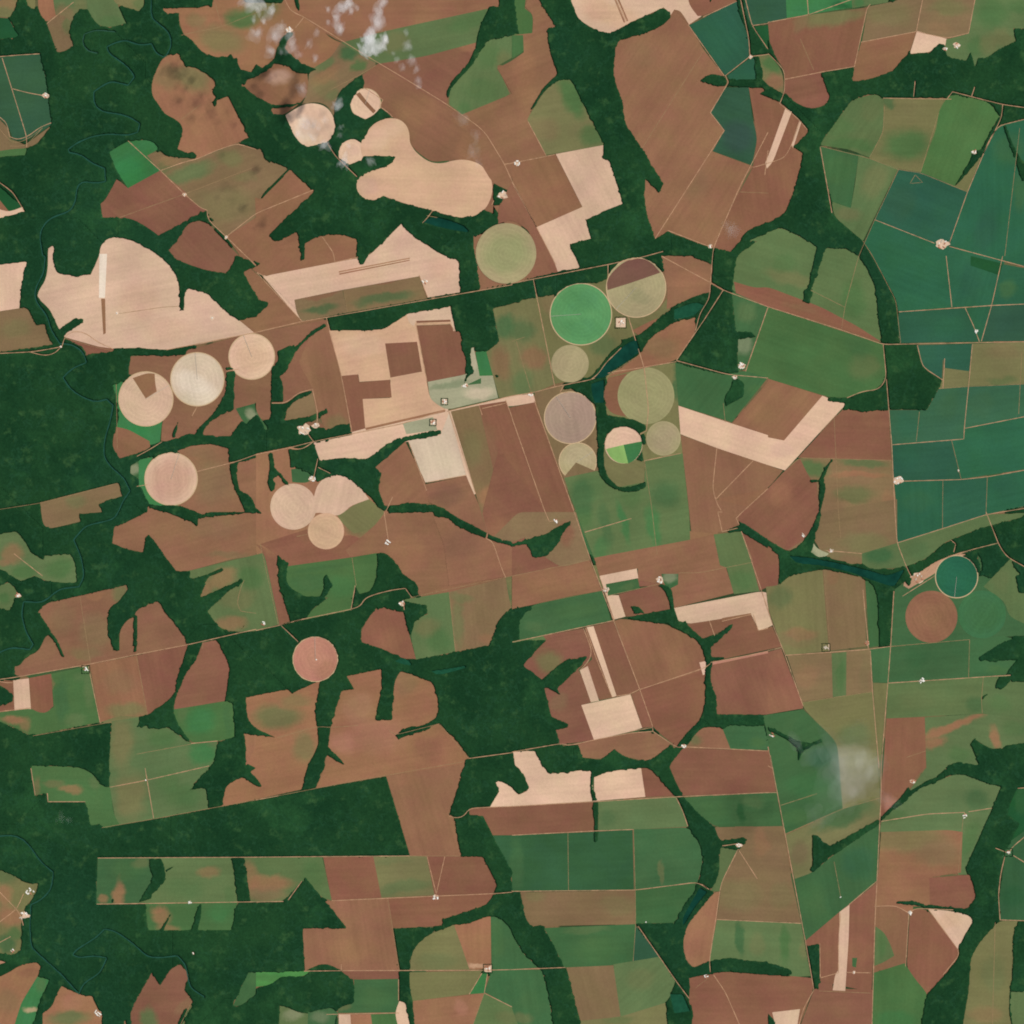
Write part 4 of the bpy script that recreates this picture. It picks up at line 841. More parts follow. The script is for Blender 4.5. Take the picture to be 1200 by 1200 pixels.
SHEDS = '''
01|tiny white farm building beside the western road|285,425,20,0
00|small white farm sheds at the teal left edge plot|215,448,60,1
00|tiny shed at the gravel crossroads north west|865,912,30,0
00|tiny shed on the gravel track toward the brown triangle|1060,1112,30,0
10|white farm buildings between brown field and top wood|155,140,60,1
10|white sheds with a dark grove right of the sandy lobed field|1155,915,90,1
20|white sheds on the track near the pale notched field|25,765,60,1
20|pale sheds at the south end of the large brown field|930,1155,50,1
20|tiny sheds at the creek track fork in the north east|1118,266,30,0
30|row of pale farm roofs in the top right clearing|830,230,50,1
30|pale roofs at the east of the top right clearing|885,212,60,1
30|white farm sheds by the thin creek top right|968,712,50,1
30|pale farmyard sheds beneath the dark teal square|815,1145,110,2
01|dark roofed hut in the pale western field|548,268,30,0
01|pale hut in the right part of the western pale field|995,290,40,0
11|pale sheds below the small green plot in the L shaped field|792,120,60,1
11|white sheds of the central creek farm|225,815,130,2
11|pale sheds at the north of the central creek farm|280,795,60,1
11|white sheds between the overlapping pale pivots|265,1045,60,1
11|white shed beside the tiny green wedge|980,608,50,1
11|boxed farm sheds above the diagonal brown stripe|884,682,38,3
11|boxed farm sheds below the diagonal brown stripe|830,780,38,3
21|pale yard sheds between green and split pivots|510,312,74,3
21|pale sheds at the corner of the long central road|88,650,40,1
21|white sheds by the dark forest triangle|1078,515,70,2
21|pale shed pad south of the dark forest triangle|1045,570,50,1
31|white sheds on the teal and brown border|610,1050,90,2
31|white round roofed shed in the dark teal field|977,352,30,1
31|tiny roof on the spur track in the teal field|893,1005,20,0
02|white farm buildings left of the river at mid height|82,392,60,1
02|boxed farm on the western farm road|402,738,50,3
12|small white farm dot on the wide brown field|618,142,50,1
12|tiny pale sheds at the olive field corner|35,525,50,1
12|small white hub hut in the lone pink pivot circle|283,692,22,0
12|pale sheds at the lobed brown field corner|685,430,60,1
22|white farm sheds beside the round green plot|695,318,70,2
22|pale sheds below the brown notch by the central road|440,365,60,2
22|white sheds by the winding creek crossing|805,1095,50,1
22|small sheds above the crescent creek wood|205,40,40,1
32|pale farm compound beside the teal pivot|705,305,130,2
32|boxed farm with a dark rim in the olive field|272,635,50,3
32|pale sheds at the top of the striped field|463,615,50,1
32|white sheds under the dark green block|720,790,60,2
32|sheds by the swampy drains in the east|20,1050,70,1
32|tiny sheds west of the marsh tongue|165,110,40,1
32|tiny pale sheds east of the marsh tongue|295,182,40,1
03|white buildings above the lower left river bend|140,580,90,2
03|long pale buildings beside the lower left river|110,690,90,2
03|pale building in the lower left green fan|60,858,40,1
03|small white roof on the southern farm track|890,630,22,1
03|white farm right of the lobed brown field|455,1150,80,2
03|tiny white hut in the dark riverside forest|905,868,25,0
03|tiny white hut on the striped green block|683,57,14,0
13|white farm sheds where the V of tracks meets|842,605,70,2
13|square boxed farm in the bottom centre|1087,940,56,3
23|white sheds beside the bend above the olive field|1065,362,50,1
23|white sheds at the bottom creek crossing|910,975,40,1
23|tiny white roof by the green field corner|628,722,16,0
33|dark rimmed sheds beside the diagonal stream|680,62,50,1
33|white farm sheds on the eastern green field|925,222,70,1
33|round ringed farm in the right edge field|1128,395,50,3
33|tiny shed on the dark green sheet|340,605,30,0
33|ring of pale sheds at the three way junction|665,678,40,1
33|tiny sheds below the tiny green plot|403,958,24,0
'''
WOOD_SEEDS = [(60,180,'wide dark forest holding the winding river in the upper left'),
 (50,480,'broad dark forest filling the left edge at mid height'),
 (30,330,'forest strip hugging the river between pale fields on the left'),
 (190,640,'ragged forest with a peaked finger below the solitary pink pivot'),
 (250,810,'forest pocket beside the bright green field in the lower left'),
 (350,960,'long dark wedge shaped forest block in the lower left'),
 (60,1070,'dark forest around the lower left river bends'),
 (230,265,'forest fingers above the large pale western field'),
 (270,120,'forest neck between the fields mottled by cloud shadow'),
 (380,250,'dark forest under the pale lobed field'),
 (460,335,'slim forest belt south of the pale L shaped field'),
 (575,30,'dark wood with a thin curved tail on the top edge'),
 (700,150,'broad forest belt running down the upper centre'),
 (930,280,'forest belt east of the large brown field'),
 (1080,90,'dark forest band across the top right'),
 (1080,430,'arrow shaped forest by the eastern crossroads'),
 (815,420,'triangular dark forest east of the lake arm'),
 (715,400,'narrow wooded valley winding between the pivot circles'),
 (1000,660,'forest arms around the long eastern lake'),
 (1160,650,'forest at the right edge beyond the teal pivot'),
 (600,820,'large dark forest in the lower centre'),
 (340,735,'dark forest surrounding the lone pinkish pivot circle'),
 (200,510,'creek wood running east from the western pivots'),
 (420,545,'branching creek wood by the central white farm'),
 (530,600,'thin curving creek wood in the middle of the picture'),
 (360,690,'V shaped wood standing in a green field'),
 (820,760,'winding creek wood south of the broad pale field'),
 (830,970,'river wood running down to the bottom edge'),
 (720,1100,'small forest triangle beside the southern river'),
 (620,1080,'forest belt sloping to the bottom centre'),
 (1160,950,'wide forest belt in the lower right'),
 (1180,770,'ragged forest lobes at the right edge'),
 (1000,960,'diagonal stream wood in the lower right'),
 (340,1060,'roof shaped forest in the bottom left half'),
 (370,1160,'rounded dark wood near the bottom edge'),
 (740,890,'forest band above the pale southern fields')]
CLOUDS = [  # some puffs are placed by the shadows they cast on the northern fields
 ('brightest clump of white cloud puffs near the top', 1, [(437,50,9),(428,56,7),(448,54,6),(436,62,6),(452,46,5),(424,47,4),(430,44,4)]),
 ('thin cloud streak above the bright clump', 0, [(440,26,8),(443,12,6),(447,3,5),(436,36,6)]),
 ('scattered cloud puffs on the top edge', 0, [(400,9,8),(410,4,6),(394,20,5),(412,14,4),(398,32,6),(385,26,3),(384,12,3),(418,8,3)]),
 ('faint loose cloud puffs right of the bright clump', 3, [(476,38,4),(478,55,6),(483,70,5),(490,94,5),(466,70,4),(472,78,4),(488,82,4),(492,102,3),(462,62,3)]),
 ('faint cloud puffs over the brown field by the sandy one', 2, [(540,141,7),(557,160,7),(556,178,8),(560,190,5)]),
 ('whitish cloud veil on the top edge at the left', 0, [(292,2,9),(304,6,8),(318,14,6),(296,22,4),(309,24,4)]),
 ('thin broken cloud west of the bright clump', 3, [(363,52,5),(342,48,5),(322,42,5),(330,60,4),(350,64,5),(318,60,4),(300,38,5),(372,38,4)]),
 ('hazy cloud scraps over the mottled northern fields', 3, [(300,38,7),(322,42,8),(341,56,7),(341,42,6),(318,62,6),(356,104,7),(372,68,5),(330,32,5)]),
 ('haze puffs over the brown fields by the north track', 0, [(395,122,6),(402,190,7),(425,-10,8),(380,168,6)]),
 ('thin cloud over the roundish pale field', 3, [(357,146,6),(371,148,5),(366,160,5),(380,140,4),(350,158,4)]),
 ('thin cloud scraps over the woods beside the sandy field', 3, [(400,150,4),(434,190,5),(408,170,3),(398,158,3)]),
 ('small violet grey cloud wisp over the brown field', 2, [(855,270,10,5)]),
 ('broad pale cloud veil over the south eastern fields', 2, [(1020,912,14,3),(1028,895,10,3),(1005,925,12,3),(940,870,14,2),(1040,940,12,2),(960,950,16,2),(995,905,34,5),(975,895,26,4),(1015,910,20,4),(1010,885,14,3),(985,930,18,3),(955,880,16,2)]),
 ('two faint cloud spots over the left forest', 2, [(69,961,6,3),(81,962,5,3)])]
# ---------------------------------------------------------------- map reading
N0 = -24; NS = 1248          # raster window in map cells: -24 .. 1224
def ext(v):
    if v <= 1: return v - 20
    if v >= 1199: return v + 20
    return v
def pts_of(s, off, grow=True):
    out = []
    ox, oy = off
    for tok in s.split():
        if tok[0] == '>':
            ox, oy = int(tok[1]) * 300, int(tok[2]) * 300
            continue
        a = tok.split(',')
        x, y = ox + float(a[0]) / 4, oy + float(a[1]) / 4
        if grow: x, y = ext(x), ext(y)
        out.append((x, y) + tuple(float(q) for q in a[2:]))
    return out
def smooth(P, closed=True, k=2):
    """round gentle bends, keep sharp corners"""
    for _ in range(k):
        n = len(P); Q = []
        for i, p in enumerate(P):
            if not closed and i in (0, n - 1): Q.append(p); continue
            a, b = P[i - 1], P[(i + 1) % n]
            ux, uy, vx, vy = p[0] - a[0], p[1] - a[1], b[0] - p[0], b[1] - p[1]
            lu, lv = math.hypot(ux, uy), math.hypot(vx, vy)
            if lu < 1.2 or lv < 1.2: Q.append(p); continue
            c = (ux * vx + uy * vy) / (lu * lv)
            if c < .64 or c > .9995: Q.append(p); continue
            t = min(.25, 4 / max(lu, .01)); s = min(.25, 4 / max(lv, .01))
            Q.append((p[0] - ux * t, p[1] - uy * t)); Q.append((p[0] + vx * s, p[1] + vy * s))
        P = Q
    return P
def parse_fields(txt):
    F = []; off = (0, 0)
    for ln in txt.strip().split('\n'):
        ln = ln.strip()
        if not ln: continue
        if ln[0] == '@':
            off = (int(ln[1]) * 300, int(ln[2]) * 300); continue
        sec = ln.split('|')
        kind, col = sec[0].split()
        if kind == 'S': sec.insert(1, '')
        if kind in 'CD':
            cx, cy, r = pts_of(sec[2], off, False)[0]
            r /= 4
            P = [(cx + r * math.cos(i * math.tau / 72), cy + r * math.sin(i * math.tau / 72)) for i in range(72)]
        else:
            P = smooth(pts_of(sec[2], off))
        B = []
        if len(sec) > 3:
            for b in sec[3].split('b:')[1:]:
                b = b.strip(); o = off
                if b[0] == '>':
                    t, b = b.split(' ', 1); o = (int(t[1]) * 300, int(t[2]) * 300)
                q = b.split(',')
                B.append((o[0] + float(q[0]) / 4, o[1] + float(q[1]) / 4, float(q[2]) / 4, float(q[3]) / 4, float(q[4]), q[5], float(q[6])))
        F.append(dict(kind=kind, col=col, label=sec[1], pts=P, blobs=B))
    return F
def parse_lines(txt):
    L = []; off = (0, 0)
    for ln in txt.strip().split('\n'):
        ln = ln.strip()
        if not ln: continue
        if ln[0] == '@':
            off = (int(ln[1]) * 300, int(ln[2]) * 300); continue
        k, s = ln.split(' ', 1)
        p = pts_of(s, off)
        if len(p) > 1: L.append((k, smooth(p, k in 'WPp')))
    return L
def fill(P):
    """even-odd raster of polygon P -> (y0, x0, mask) in window cells"""
    A = np.array([(p[0], p[1]) for p in P]) - N0
    x0 = max(0, int(A[:, 0].min()) - 1); x1 = min(NS, int(A[:, 0].max()) + 2)
    y0 = max(0, int(A[:, 1].min()) - 1); y1 = min(NS, int(A[:, 1].max()) + 2)
    if x1 <= x0 or y1 <= y0: return 0, 0, np.zeros((0, 0), bool)
    m = np.zeros((y1 - y0, x1 - x0), np.int16)
    xs = np.arange(x0, x1) + .5
    n = len(A)
    for i in range(n):
        (ax, ay), (bx, by) = A[i], A[(i + 1) % n]
        if ay == by: continue
        if ay > by: ax, ay, bx, by = bx, by, ax, ay
        r0 = max(y0, int(math.ceil(ay - .5))); r1 = min(y1, int(math.ceil(by - .5)))
        if r1 <= r0: continue
        ys = np.arange(r0, r1) + .5
        xc = ax + (ys - ay) / (by - ay) * (bx - ax)
        m[r0 - y0:r1 - y0] += (xs[None, :] > xc[:, None])
    return y0, x0, (m & 1).astype(bool)
def stroke(mask, P, w):
    for (ax, ay), (bx, by) in zip(P[:-1], P[1:]):
        L = math.hypot(bx - ax, by - ay)
        if L < 1e-3: continue
        nx, ny = -(by - ay) / L * w / 2, (bx - ax) / L * w / 2
        y0, x0, m = fill([(ax + nx, ay + ny), (bx + nx, by + ny), (bx - nx, by - ny), (ax - nx, ay - ny)])
        h, ww = m.shape
        mask[y0:y0 + h, x0:x0 + ww] |= m
def paint(F, W, F2):
    base = np.ones((NS, NS), bool); lay = np.zeros((NS, NS), np.int16)
    for f in F:
        y0, x0, m = fill(f['pts']); h, w = m.shape
        if not m.any(): f['lay'] = 0; continue
        sub = lay[y0:y0 + h, x0:x0 + w]
        f['lay'] = int(sub[m].max()) + 1
        sub[m] = f['lay']; base[y0:y0 + h, x0:x0 + w][m] = False
    # drop slivers of background between neighbouring fields
    e = base.copy()
    for _ in range(2):
        e[1:-1, 1:-1] = e[1:-1, 1:-1] & e[:-2, 1:-1] & e[2:, 1:-1] & e[1:-1, :-2] & e[1:-1, 2:]
    for _ in range(4):
        d = e.copy(); d[1:] |= e[:-1]; d[:-1] |= e[1:]; d[:, 1:] |= e[:, :-1]; d[:, :-1] |= e[:, 1:]
        e = d & base
    for k, p in W:
        y0, x0, m = fill(p); h, w = m.shape
        e[y0:y0 + h, x0:x0 + w] |= m
    for f in F2:
        y0, x0, m = fill(f['pts']); h, w = m.shape
        sub = lay[y0:y0 + h, x0:x0 + w]
        f['lay'] = int(sub[m].max()) + 1
        sub[m] = f['lay']; e[y0:y0 + h, x0:x0 + w][m] = False
    return e, lay

# ---------------------------------------------------------------- helpers
def W(px, py): return ((px - 600) * S, (600 - py) * S)
def lin(c):
    out = []
    for v in c:
        v = v / 255
        out.append(v / 12.92 if v <= .04045 else ((v + .055) / 1.055) ** 2.4)
    return out
def alb(c):
    l = lin(c); return tuple(l[i] * ALB[i] for i in range(3)) + (1,)
def tag(o, label=None, cat=None, group=None, kind=None):
    if label: o['label'] = label
    if cat: o['category'] = cat
    if group: o['group'] = group
    if kind: o['kind'] = kind
    return o
def mesh_obj(name, verts, faces, mat, parent=None, loc=(0, 0, 0), sm=False):
    me = bpy.data.meshes.new(name)
    me.from_pydata(verts, [], faces); me.update()
    if sm: me.polygons.foreach_set('use_smooth', [True] * len(me.polygons))
    me.materials.append(mat)
    o = bpy.data.objects.new(name, me); COL.objects.link(o); o.location = loc
    if parent: o.parent = parent
    return o
def np_mesh(name, V, Q, mat, sm=True):
    me = bpy.data.meshes.new(name)
    me.vertices.add(len(V)); me.vertices.foreach_set('co', V.astype(np.float32).ravel())
    me.loops.add(Q.size); me.loops.foreach_set('vertex_index', Q.astype(np.int32).ravel())
    me.polygons.add(len(Q)); me.polygons.foreach_set('loop_start', np.arange(0, Q.size, 4, dtype=np.int32))
    me.polygons.foreach_set('loop_total', np.full(len(Q), 4, np.int32))
    me.polygons.foreach_set('use_smooth', np.full(len(Q), sm))
    me.update(calc_edges=True); me.materials.append(mat)
    o = bpy.data.objects.new(name, me); COL.objects.link(o)
    return o

# ---------------------------------------------------------------- materials
def node(nt, t, **kw):
    n = nt.nodes.new(t)
    for k, v in kw.items(): setattr(n, k, v)
    return n
def mixc(nt, fac, a, b, mode='MIX'):
    m = node(nt, 'ShaderNodeMix', data_type='RGBA', blend_type=mode)
    for s, v in ((m.inputs[0], fac), (m.inputs[6], a), (m.inputs[7], b)):
        if isinstance(v, bpy.types.NodeSocket): nt.links.new(v, s)
        else: s.default_value = v
    return m.outputs[2]
def maprange(nt, v, a, b, c, d, smooth=False):
    m = node(nt, 'ShaderNodeMapRange', interpolation_type='SMOOTHSTEP' if smooth else 'LINEAR')
    nt.links.new(v, m.inputs[0])
    for i, q in enumerate((a, b, c, d)): m.inputs[i + 1].default_value = q
    return m.outputs[0]
def noise(nt, vec, scale, detail=3, rough=.5):
    n = node(nt, 'ShaderNodeTexNoise'); n.inputs['Scale'].default_value = scale
    n.inputs['Detail'].default_value = detail; n.inputs['Roughness'].default_value = rough
    nt.links.new(vec, n.inputs['Vector']); return n
def new_group(name, ins, outs):
    g = bpy.data.node_groups.new(name, 'ShaderNodeTree')
    for n, t in ins: g.interface.new_socket(n, in_out='INPUT', socket_type=t)
    for n, t in outs: g.interface.new_socket(n, in_out='OUTPUT', socket_type=t)
    return g, node(g, 'NodeGroupInput'), node(g, 'NodeGroupOutput')
VEC, FLT, RGB = 'NodeSocketVector', 'NodeSocketFloat', 'NodeSocketColor'
# crop texture: broad growth differences, drill rows along the field, fine speckle
CG, gi, go = new_group('crop_texture', [('Color', RGB), ('Angle', FLT), ('Mottle', FLT)], [('Color', RGB)])
geo = node(CG, 'ShaderNodeNewGeometry')
n1 = noise(CG, geo.outputs['Position'], 1 / 700, 4, .55)
rot = node(CG, 'ShaderNodeVectorRotate', rotation_type='Z_AXIS')
CG.links.new(geo.outputs['Position'], rot.inputs['Vector']); CG.links.new(gi.outputs['Angle'], rot.inputs['Angle'])
mp = node(CG, 'ShaderNodeMapping'); mp.inputs['Scale'].default_value = (1 / 1500, 1 / 55, 1 / 500)
CG.links.new(rot.outputs[0], mp.inputs[0]); n2 = noise(CG, mp.outputs[0], 1, 2, .5)
mp2 = node(CG, 'ShaderNodeMapping'); mp2.inputs['Scale'].default_value = (1 / 900, 1 / 260, 1 / 500)
CG.links.new(rot.outputs[0], mp2.inputs[0]); n4 = noise(CG, mp2.outputs[0], 1, 2, .5)
n3 = noise(CG, geo.outputs['Position'], 1 / 34, 3, .6)
ma = node(CG, 'ShaderNodeMath', operation='MULTIPLY'); CG.links.new(maprange(CG, n1.outputs[0], .3, .7, -1, 1), ma.inputs[0]); CG.links.new(gi.outputs['Mottle'], ma.inputs[1])
v = maprange(CG, ma.outputs[0], -1, 1, .90, 1.10)
for src, lo, hi in ((n2, .955, 1.045), (n3, .94, 1.06), (n4, .95, 1.05)):
    m = node(CG, 'ShaderNodeMath', operation='MULTIPLY'); CG.links.new(v, m.inputs[0])
    CG.links.new(maprange(CG, src.outputs[0], .3, .7, lo, hi), m.inputs[1]); v = m.outputs[0]
hsv = node(CG, 'ShaderNodeHueSaturation')
CG.links.new(gi.outputs['Color'], hsv.inputs['Color']); CG.links.new(v, hsv.inputs['Value'])
n5 = noise(CG, geo.outputs['Position'], 1 / 420, 3, .6)
CG.links.new(maprange(CG, n5.outputs[0], .3, .7, .493, .511), hsv.inputs['Hue'])
CG.links.new(hsv.outputs[0], go.inputs[0])
# soft patch of other growth and, on the roundish pale field, painted cloud haze: an ellipse with ragged, wandering edges
PG_, pi, po = new_group('growth_haze_patch', [('Color', RGB), ('Patch', RGB), ('Centre', VEC), ('Turn', VEC), ('Radii', VEC), ('Strength', FLT)], [('Color', RGB)])
geo = node(PG_, 'ShaderNodeNewGeometry')
nw = noise(PG_, geo.outputs['Position'], 1 / 330, 4, .6)
sb = node(PG_, 'ShaderNodeVectorMath', operation='SUBTRACT'); sb.inputs[1].default_value = (.5, .5, .5); PG_.links.new(nw.outputs['Color'], sb.inputs[0])
sc = node(PG_, 'ShaderNodeVectorMath', operation='SCALE'); sc.inputs['Scale'].default_value = 240; PG_.links.new(sb.outputs[0], sc.inputs[0])
ad = node(PG_, 'ShaderNodeVectorMath', operation='ADD'); PG_.links.new(geo.outputs['Position'], ad.inputs[0]); PG_.links.new(sc.outputs[0], ad.inputs[1])
mz = node(PG_, 'ShaderNodeVectorMath', operation='MULTIPLY'); mz.inputs[1].default_value = (1, 1, 0); PG_.links.new(ad.outputs[0], mz.inputs[0])
mp = node(PG_, 'ShaderNodeMapping', vector_type='TEXTURE')
PG_.links.new(mz.outputs[0], mp.inputs['Vector']); PG_.links.new(pi.outputs['Centre'], mp.inputs['Location'])
PG_.links.new(pi.outputs['Turn'], mp.inputs['Rotation']); PG_.links.new(pi.outputs['Radii'], mp.inputs['Scale'])
ln = node(PG_, 'ShaderNodeVectorMath', operation='LENGTH'); PG_.links.new(mp.outputs[0], ln.inputs[0])
k = node(PG_, 'ShaderNodeMath', operation='MULTIPLY'); PG_.links.new(maprange(PG_, ln.outputs['Value'], 1.3, .5, 0, 1, True), k.inputs[0]); PG_.links.new(pi.outputs['Strength'], k.inputs[1])
PG_.links.new(mixc(PG_, k.outputs[0], pi.outputs['Color'], pi.outputs['Patch']), po.inputs[0])
def field_material(name, rgb, angle, blobs, mottle=1.0, rings=None):
    m = bpy.data.materials.new(name); m.use_nodes = True; nt = m.node_tree; nt.nodes.clear()
    out = node(nt, 'ShaderNodeOutputMaterial'); df = node(nt, 'ShaderNodeBsdfDiffuse')
    nt.links.new(df.outputs[0], out.inputs[0])
    cur = None
    for bx, by, rx, ry, a, col, s in blobs:
        g = node(nt, 'ShaderNodeGroup'); g.node_tree = PG_
        if cur is None: g.inputs['Color'].default_value = alb(rgb)
        else: nt.links.new(cur, g.inputs['Color'])
        g.inputs['Patch'].default_value = alb(PAL[col])
        x, y = W(bx, by)
        g.inputs['Centre'].default_value = (x, y, 0); g.inputs['Turn'].default_value = (0, 0, -math.radians(a))
        g.inputs['Radii'].default_value = (rx * S, ry * S, 100); g.inputs['Strength'].default_value = s
        cur = g.outputs[0]
    c = node(nt, 'ShaderNodeGroup'); c.node_tree = CG
    if cur is None: c.inputs['Color'].default_value = alb(rgb)
    else: nt.links.new(cur, c.inputs['Color'])
    c.inputs['Angle'].default_value = angle; c.inputs['Mottle'].default_value = mottle
    last = c.outputs[0]
    if rings:                                    # faint concentric wheel tracks of the pivot arm
        geo = node(nt, 'ShaderNodeNewGeometry'); sb = node(nt, 'ShaderNodeVectorMath', operation='SUBTRACT'); sb.inputs[1].default_value = rings
        nt.links.new(geo.outputs['Position'], sb.inputs[0])
        wv = node(nt, 'ShaderNodeTexWave', wave_type='RINGS', rings_direction='Z'); wv.inputs['Scale'].default_value = .314 / 52 ; wv.inputs['Distortion'].default_value = 0
        nt.links.new(sb.outputs[0], wv.inputs['Vector'])
        h = node(nt, 'ShaderNodeHueSaturation'); nt.links.new(last, h.inputs['Color']); nt.links.new(maprange(nt, wv.outputs['Fac'], .75, 1, 1.0, 1.07), h.inputs['Value']); last = h.outputs[0]
    nt.links.new(last, df.inputs['Color'])
    return m
def plain(name, rgb, var=.1, scale=1 / 60, rough=1, spec=0):
    m = bpy.data.materials.new(name); m.use_nodes = True; nt = m.node_tree; b = nt.nodes['Principled BSDF']
    geo = node(nt, 'ShaderNodeNewGeometry'); n = noise(nt, geo.outputs['Position'], scale, 4, .6)
    a = alb(rgb)
    lo = tuple(q * (1 - var) for q in a[:3]) + (1,); hi = tuple(q * (1 + var) for q in a[:3]) + (1,)
    nt.links.new(mixc(nt, maprange(nt, n.outputs[0], .3, .7, 0, 1), lo, hi), b.inputs['Base Color'])
    b.inputs['Roughness'].default_value = rough; b.inputs['Specular IOR Level'].default_value = spec
    return m
def woodland_material(name, seed):
    m = bpy.data.materials.new(name); m.use_nodes = True; nt = m.node_tree; nt.nodes.clear()
    out = node(nt, 'ShaderNodeOutputMaterial'); df = node(nt, 'ShaderNodeBsdfDiffuse'); nt.links.new(df.outputs[0], out.inputs[0])
    geo = node(nt, 'ShaderNodeNewGeometry'); P = geo.outputs['Position']
    c = mixc(nt, maprange(nt, noise(nt, P, 1 / 900, 5, .6).outputs[0], .35, .68, 0, 1, True), alb((24, 57, 34)), alb((33, 68, 39)))
    c = mixc(nt, maprange(nt, noise(nt, P, 1 / 2300, 3, .5).outputs[0], .5, .7, 0, .8, True), c, alb((28, 64, 41)))
    c = mixc(nt, maprange(nt, noise(nt, P, 1 / 1300, 6, .7).outputs[0], .52, .66, 0, .7, True), c, alb((40, 80, 46)))
    # lighter clearings and thin growth in patches
    c = mixc(nt, maprange(nt, noise(nt, P, 1 / 210, 5, .65).outputs[0], .54, .72, 0, .75, True), c, alb((56, 90, 52)))
    c = mixc(nt, maprange(nt, noise(nt, P, 1 / 420, 6, .7).outputs[0], .36, .26, 0, .6, True), c, alb((18, 49, 31)))
    rg = node(nt, 'ShaderNodeMath', operation='SUBTRACT'); nt.links.new(noise(nt, P, 1 / 620, 5, .62).outputs[0], rg.inputs[0]); rg.inputs[1].default_value = .5
    ab = node(nt, 'ShaderNodeMath', operation='ABSOLUTE'); nt.links.new(rg.outputs[0], ab.inputs[0])
    c = mixc(nt, maprange(nt, ab.outputs[0], .018, .0, 0, .42, True), c, alb((38, 76, 52)))       # wet drainage lines
    v = node(nt, 'ShaderNodeHueSaturation'); nt.links.new(c, v.inputs['Color'])
    nt.links.new(maprange(nt, noise(nt, P, 1 / 30, 3, .7).outputs[0], .3, .7, .80, 1.20), v.inputs['Value'])
    nt.links.new(v.outputs[0], df.inputs['Color'])
    return m
MAT = dict(
    arm=plain('galvanised_steel', (176, 170, 156), .05),
    road=plain('dirt_track', (180, 141, 110), .24), track=plain('faint_track', (150, 124, 90), .2),
    ring=plain('wheel_track', (196, 168, 132), .08), yard=plain('farmyard_soil', (214, 184, 158), .14, 1 / 25),
    roof=plain('white_roof', (240, 236, 226), .05), roof2=plain('weathered_roof', (196, 182, 164), .08),
    roof3=plain('terracotta_roof', (176, 118, 92), .08), wall=plain('shed_wall', (196, 190, 176), .05),
    floor=plain('forest_floor', (29, 62, 38), .15, 1 / 80), hedge=plain('hedge_leaves', (26, 58, 36), .2, 1 / 20),
    river=plain('river_water', (38, 80, 66), .15, 1 / 90, .2, .08), lake=plain('lake_water', (18, 62, 50), .3, 1 / 160, .15, .04),
    stream=plain('old_river_arm', (28, 76, 54), .1, 1 / 90, .4, .4), marsh=plain('marsh_grass', (30, 78, 56), .2, 1 / 60))

# ---------------------------------------------------------------- read the map
F1, WL, F2, RL = parse_fields(FIELDS), parse_lines(WOODS), parse_fields(DETAILS), parse_lines(LINES)
wood, lay = paint(F1, WL, F2)
LZ = .35
def ground_z(px, py, r=1):
    x, y = int(px - N0), int(py - N0)
    x = min(max(x, r), NS - 1 - r); y = min(max(y, r), NS - 1 - r)
    return .3 + LZ * float(lay[y - r:y + r + 1, x - r:x + r + 1].max())

# ground sheet reaching far past the frame, a patchwork of tilled and cropped land
gm = bpy.data.materials.new('ground_soil'); gm.use_nodes = True; nt = gm.node_tree; b = nt.nodes['Principled BSDF']
geo = node(nt, 'ShaderNodeNewGeometry')
vo = node(nt, 'ShaderNodeTexVoronoi', distance='CHEBYCHEV'); vo.inputs['Scale'].default_value = 1 / 780
vr = node(nt, 'ShaderNodeVectorRotate', rotation_type='Z_AXIS'); vr.inputs['Angle'].default_value = .22
nt.links.new(geo.outputs['Position'], vr.inputs['Vector']); nt.links.new(vr.outputs[0], vo.inputs['Vector'])
sx = node(nt, 'ShaderNodeSeparateColor'); nt.links.new(vo.outputs['Color'], sx.inputs[0])
rp = node(nt, 'ShaderNodeValToRGB'); nt.links.new(sx.outputs[0], rp.inputs[0]); rp.color_ramp.interpolation = 'CONSTANT'
rp.color_ramp.elements[0].color = alb((128, 100, 72)); rp.color_ramp.elements[1].position = .45; rp.color_ramp.elements[1].color = alb((100, 98, 66))
e = rp.color_ramp.elements.new(.75); e.color = alb((60, 90, 55))
gc = mixc(nt, maprange(nt, noise(nt, geo.outputs['Position'], 1 / 2600, 6, .6).outputs[0], .52, .54, 0, 1), rp.outputs[0], alb((29, 64, 38)))
gc = mixc(nt, maprange(nt, noise(nt, geo.outputs['Position'], 1 / 240, 4, .6).outputs[0], .3, .7, .0, .35), gc, alb((96, 84, 58)))
nt.links.new(gc, b.inputs['Base Color']); b.inputs['Roughness'].default_value = 1; b.inputs['Specular IOR Level'].default_value = 0
tag(mesh_obj('ground', [(-60000, -60000, 0), (60000, -60000, 0), (60000, 60000, 0), (-60000, 60000, 0)], [(0, 1, 2, 3)], gm), kind='structure')

# ---------------------------------------------------------------- fields
def slab(name, P, z, mat, parent=None):
    Q = []
    for p in P:
        if not Q or math.hypot(p[0] - Q[-1][0], p[1] - Q[-1][1]) > .05: Q.append((p[0], p[1]))
    if math.hypot(Q[0][0] - Q[-1][0], Q[0][1] - Q[-1][1]) < .05: Q.pop()
    area = sum(Q[i - 1][0] * Q[i][1] - Q[i][0] * Q[i - 1][1] for i in range(len(Q)))
    if area > 0: Q.reverse()                     # y is flipped: ends up counter-clockwise
    cx = sum(p[0] for p in Q) / len(Q); cy = sum(p[1] for p in Q) / len(Q)
    ox, oy = W(cx, cy); n = len(Q)
    top = [((p[0] - cx) * S, -(p[1] - cy) * S, z) for p in Q]
    bot = [(x, y, -.2) for x, y, _ in top]
    faces = [tuple(range(n))] + [(i, i + n, (i + 1) % n + n, (i + 1) % n) for i in range(n)]
    loc = (ox, oy, 0)
    return mesh_obj(name, top + bot, faces, mat, parent, loc)
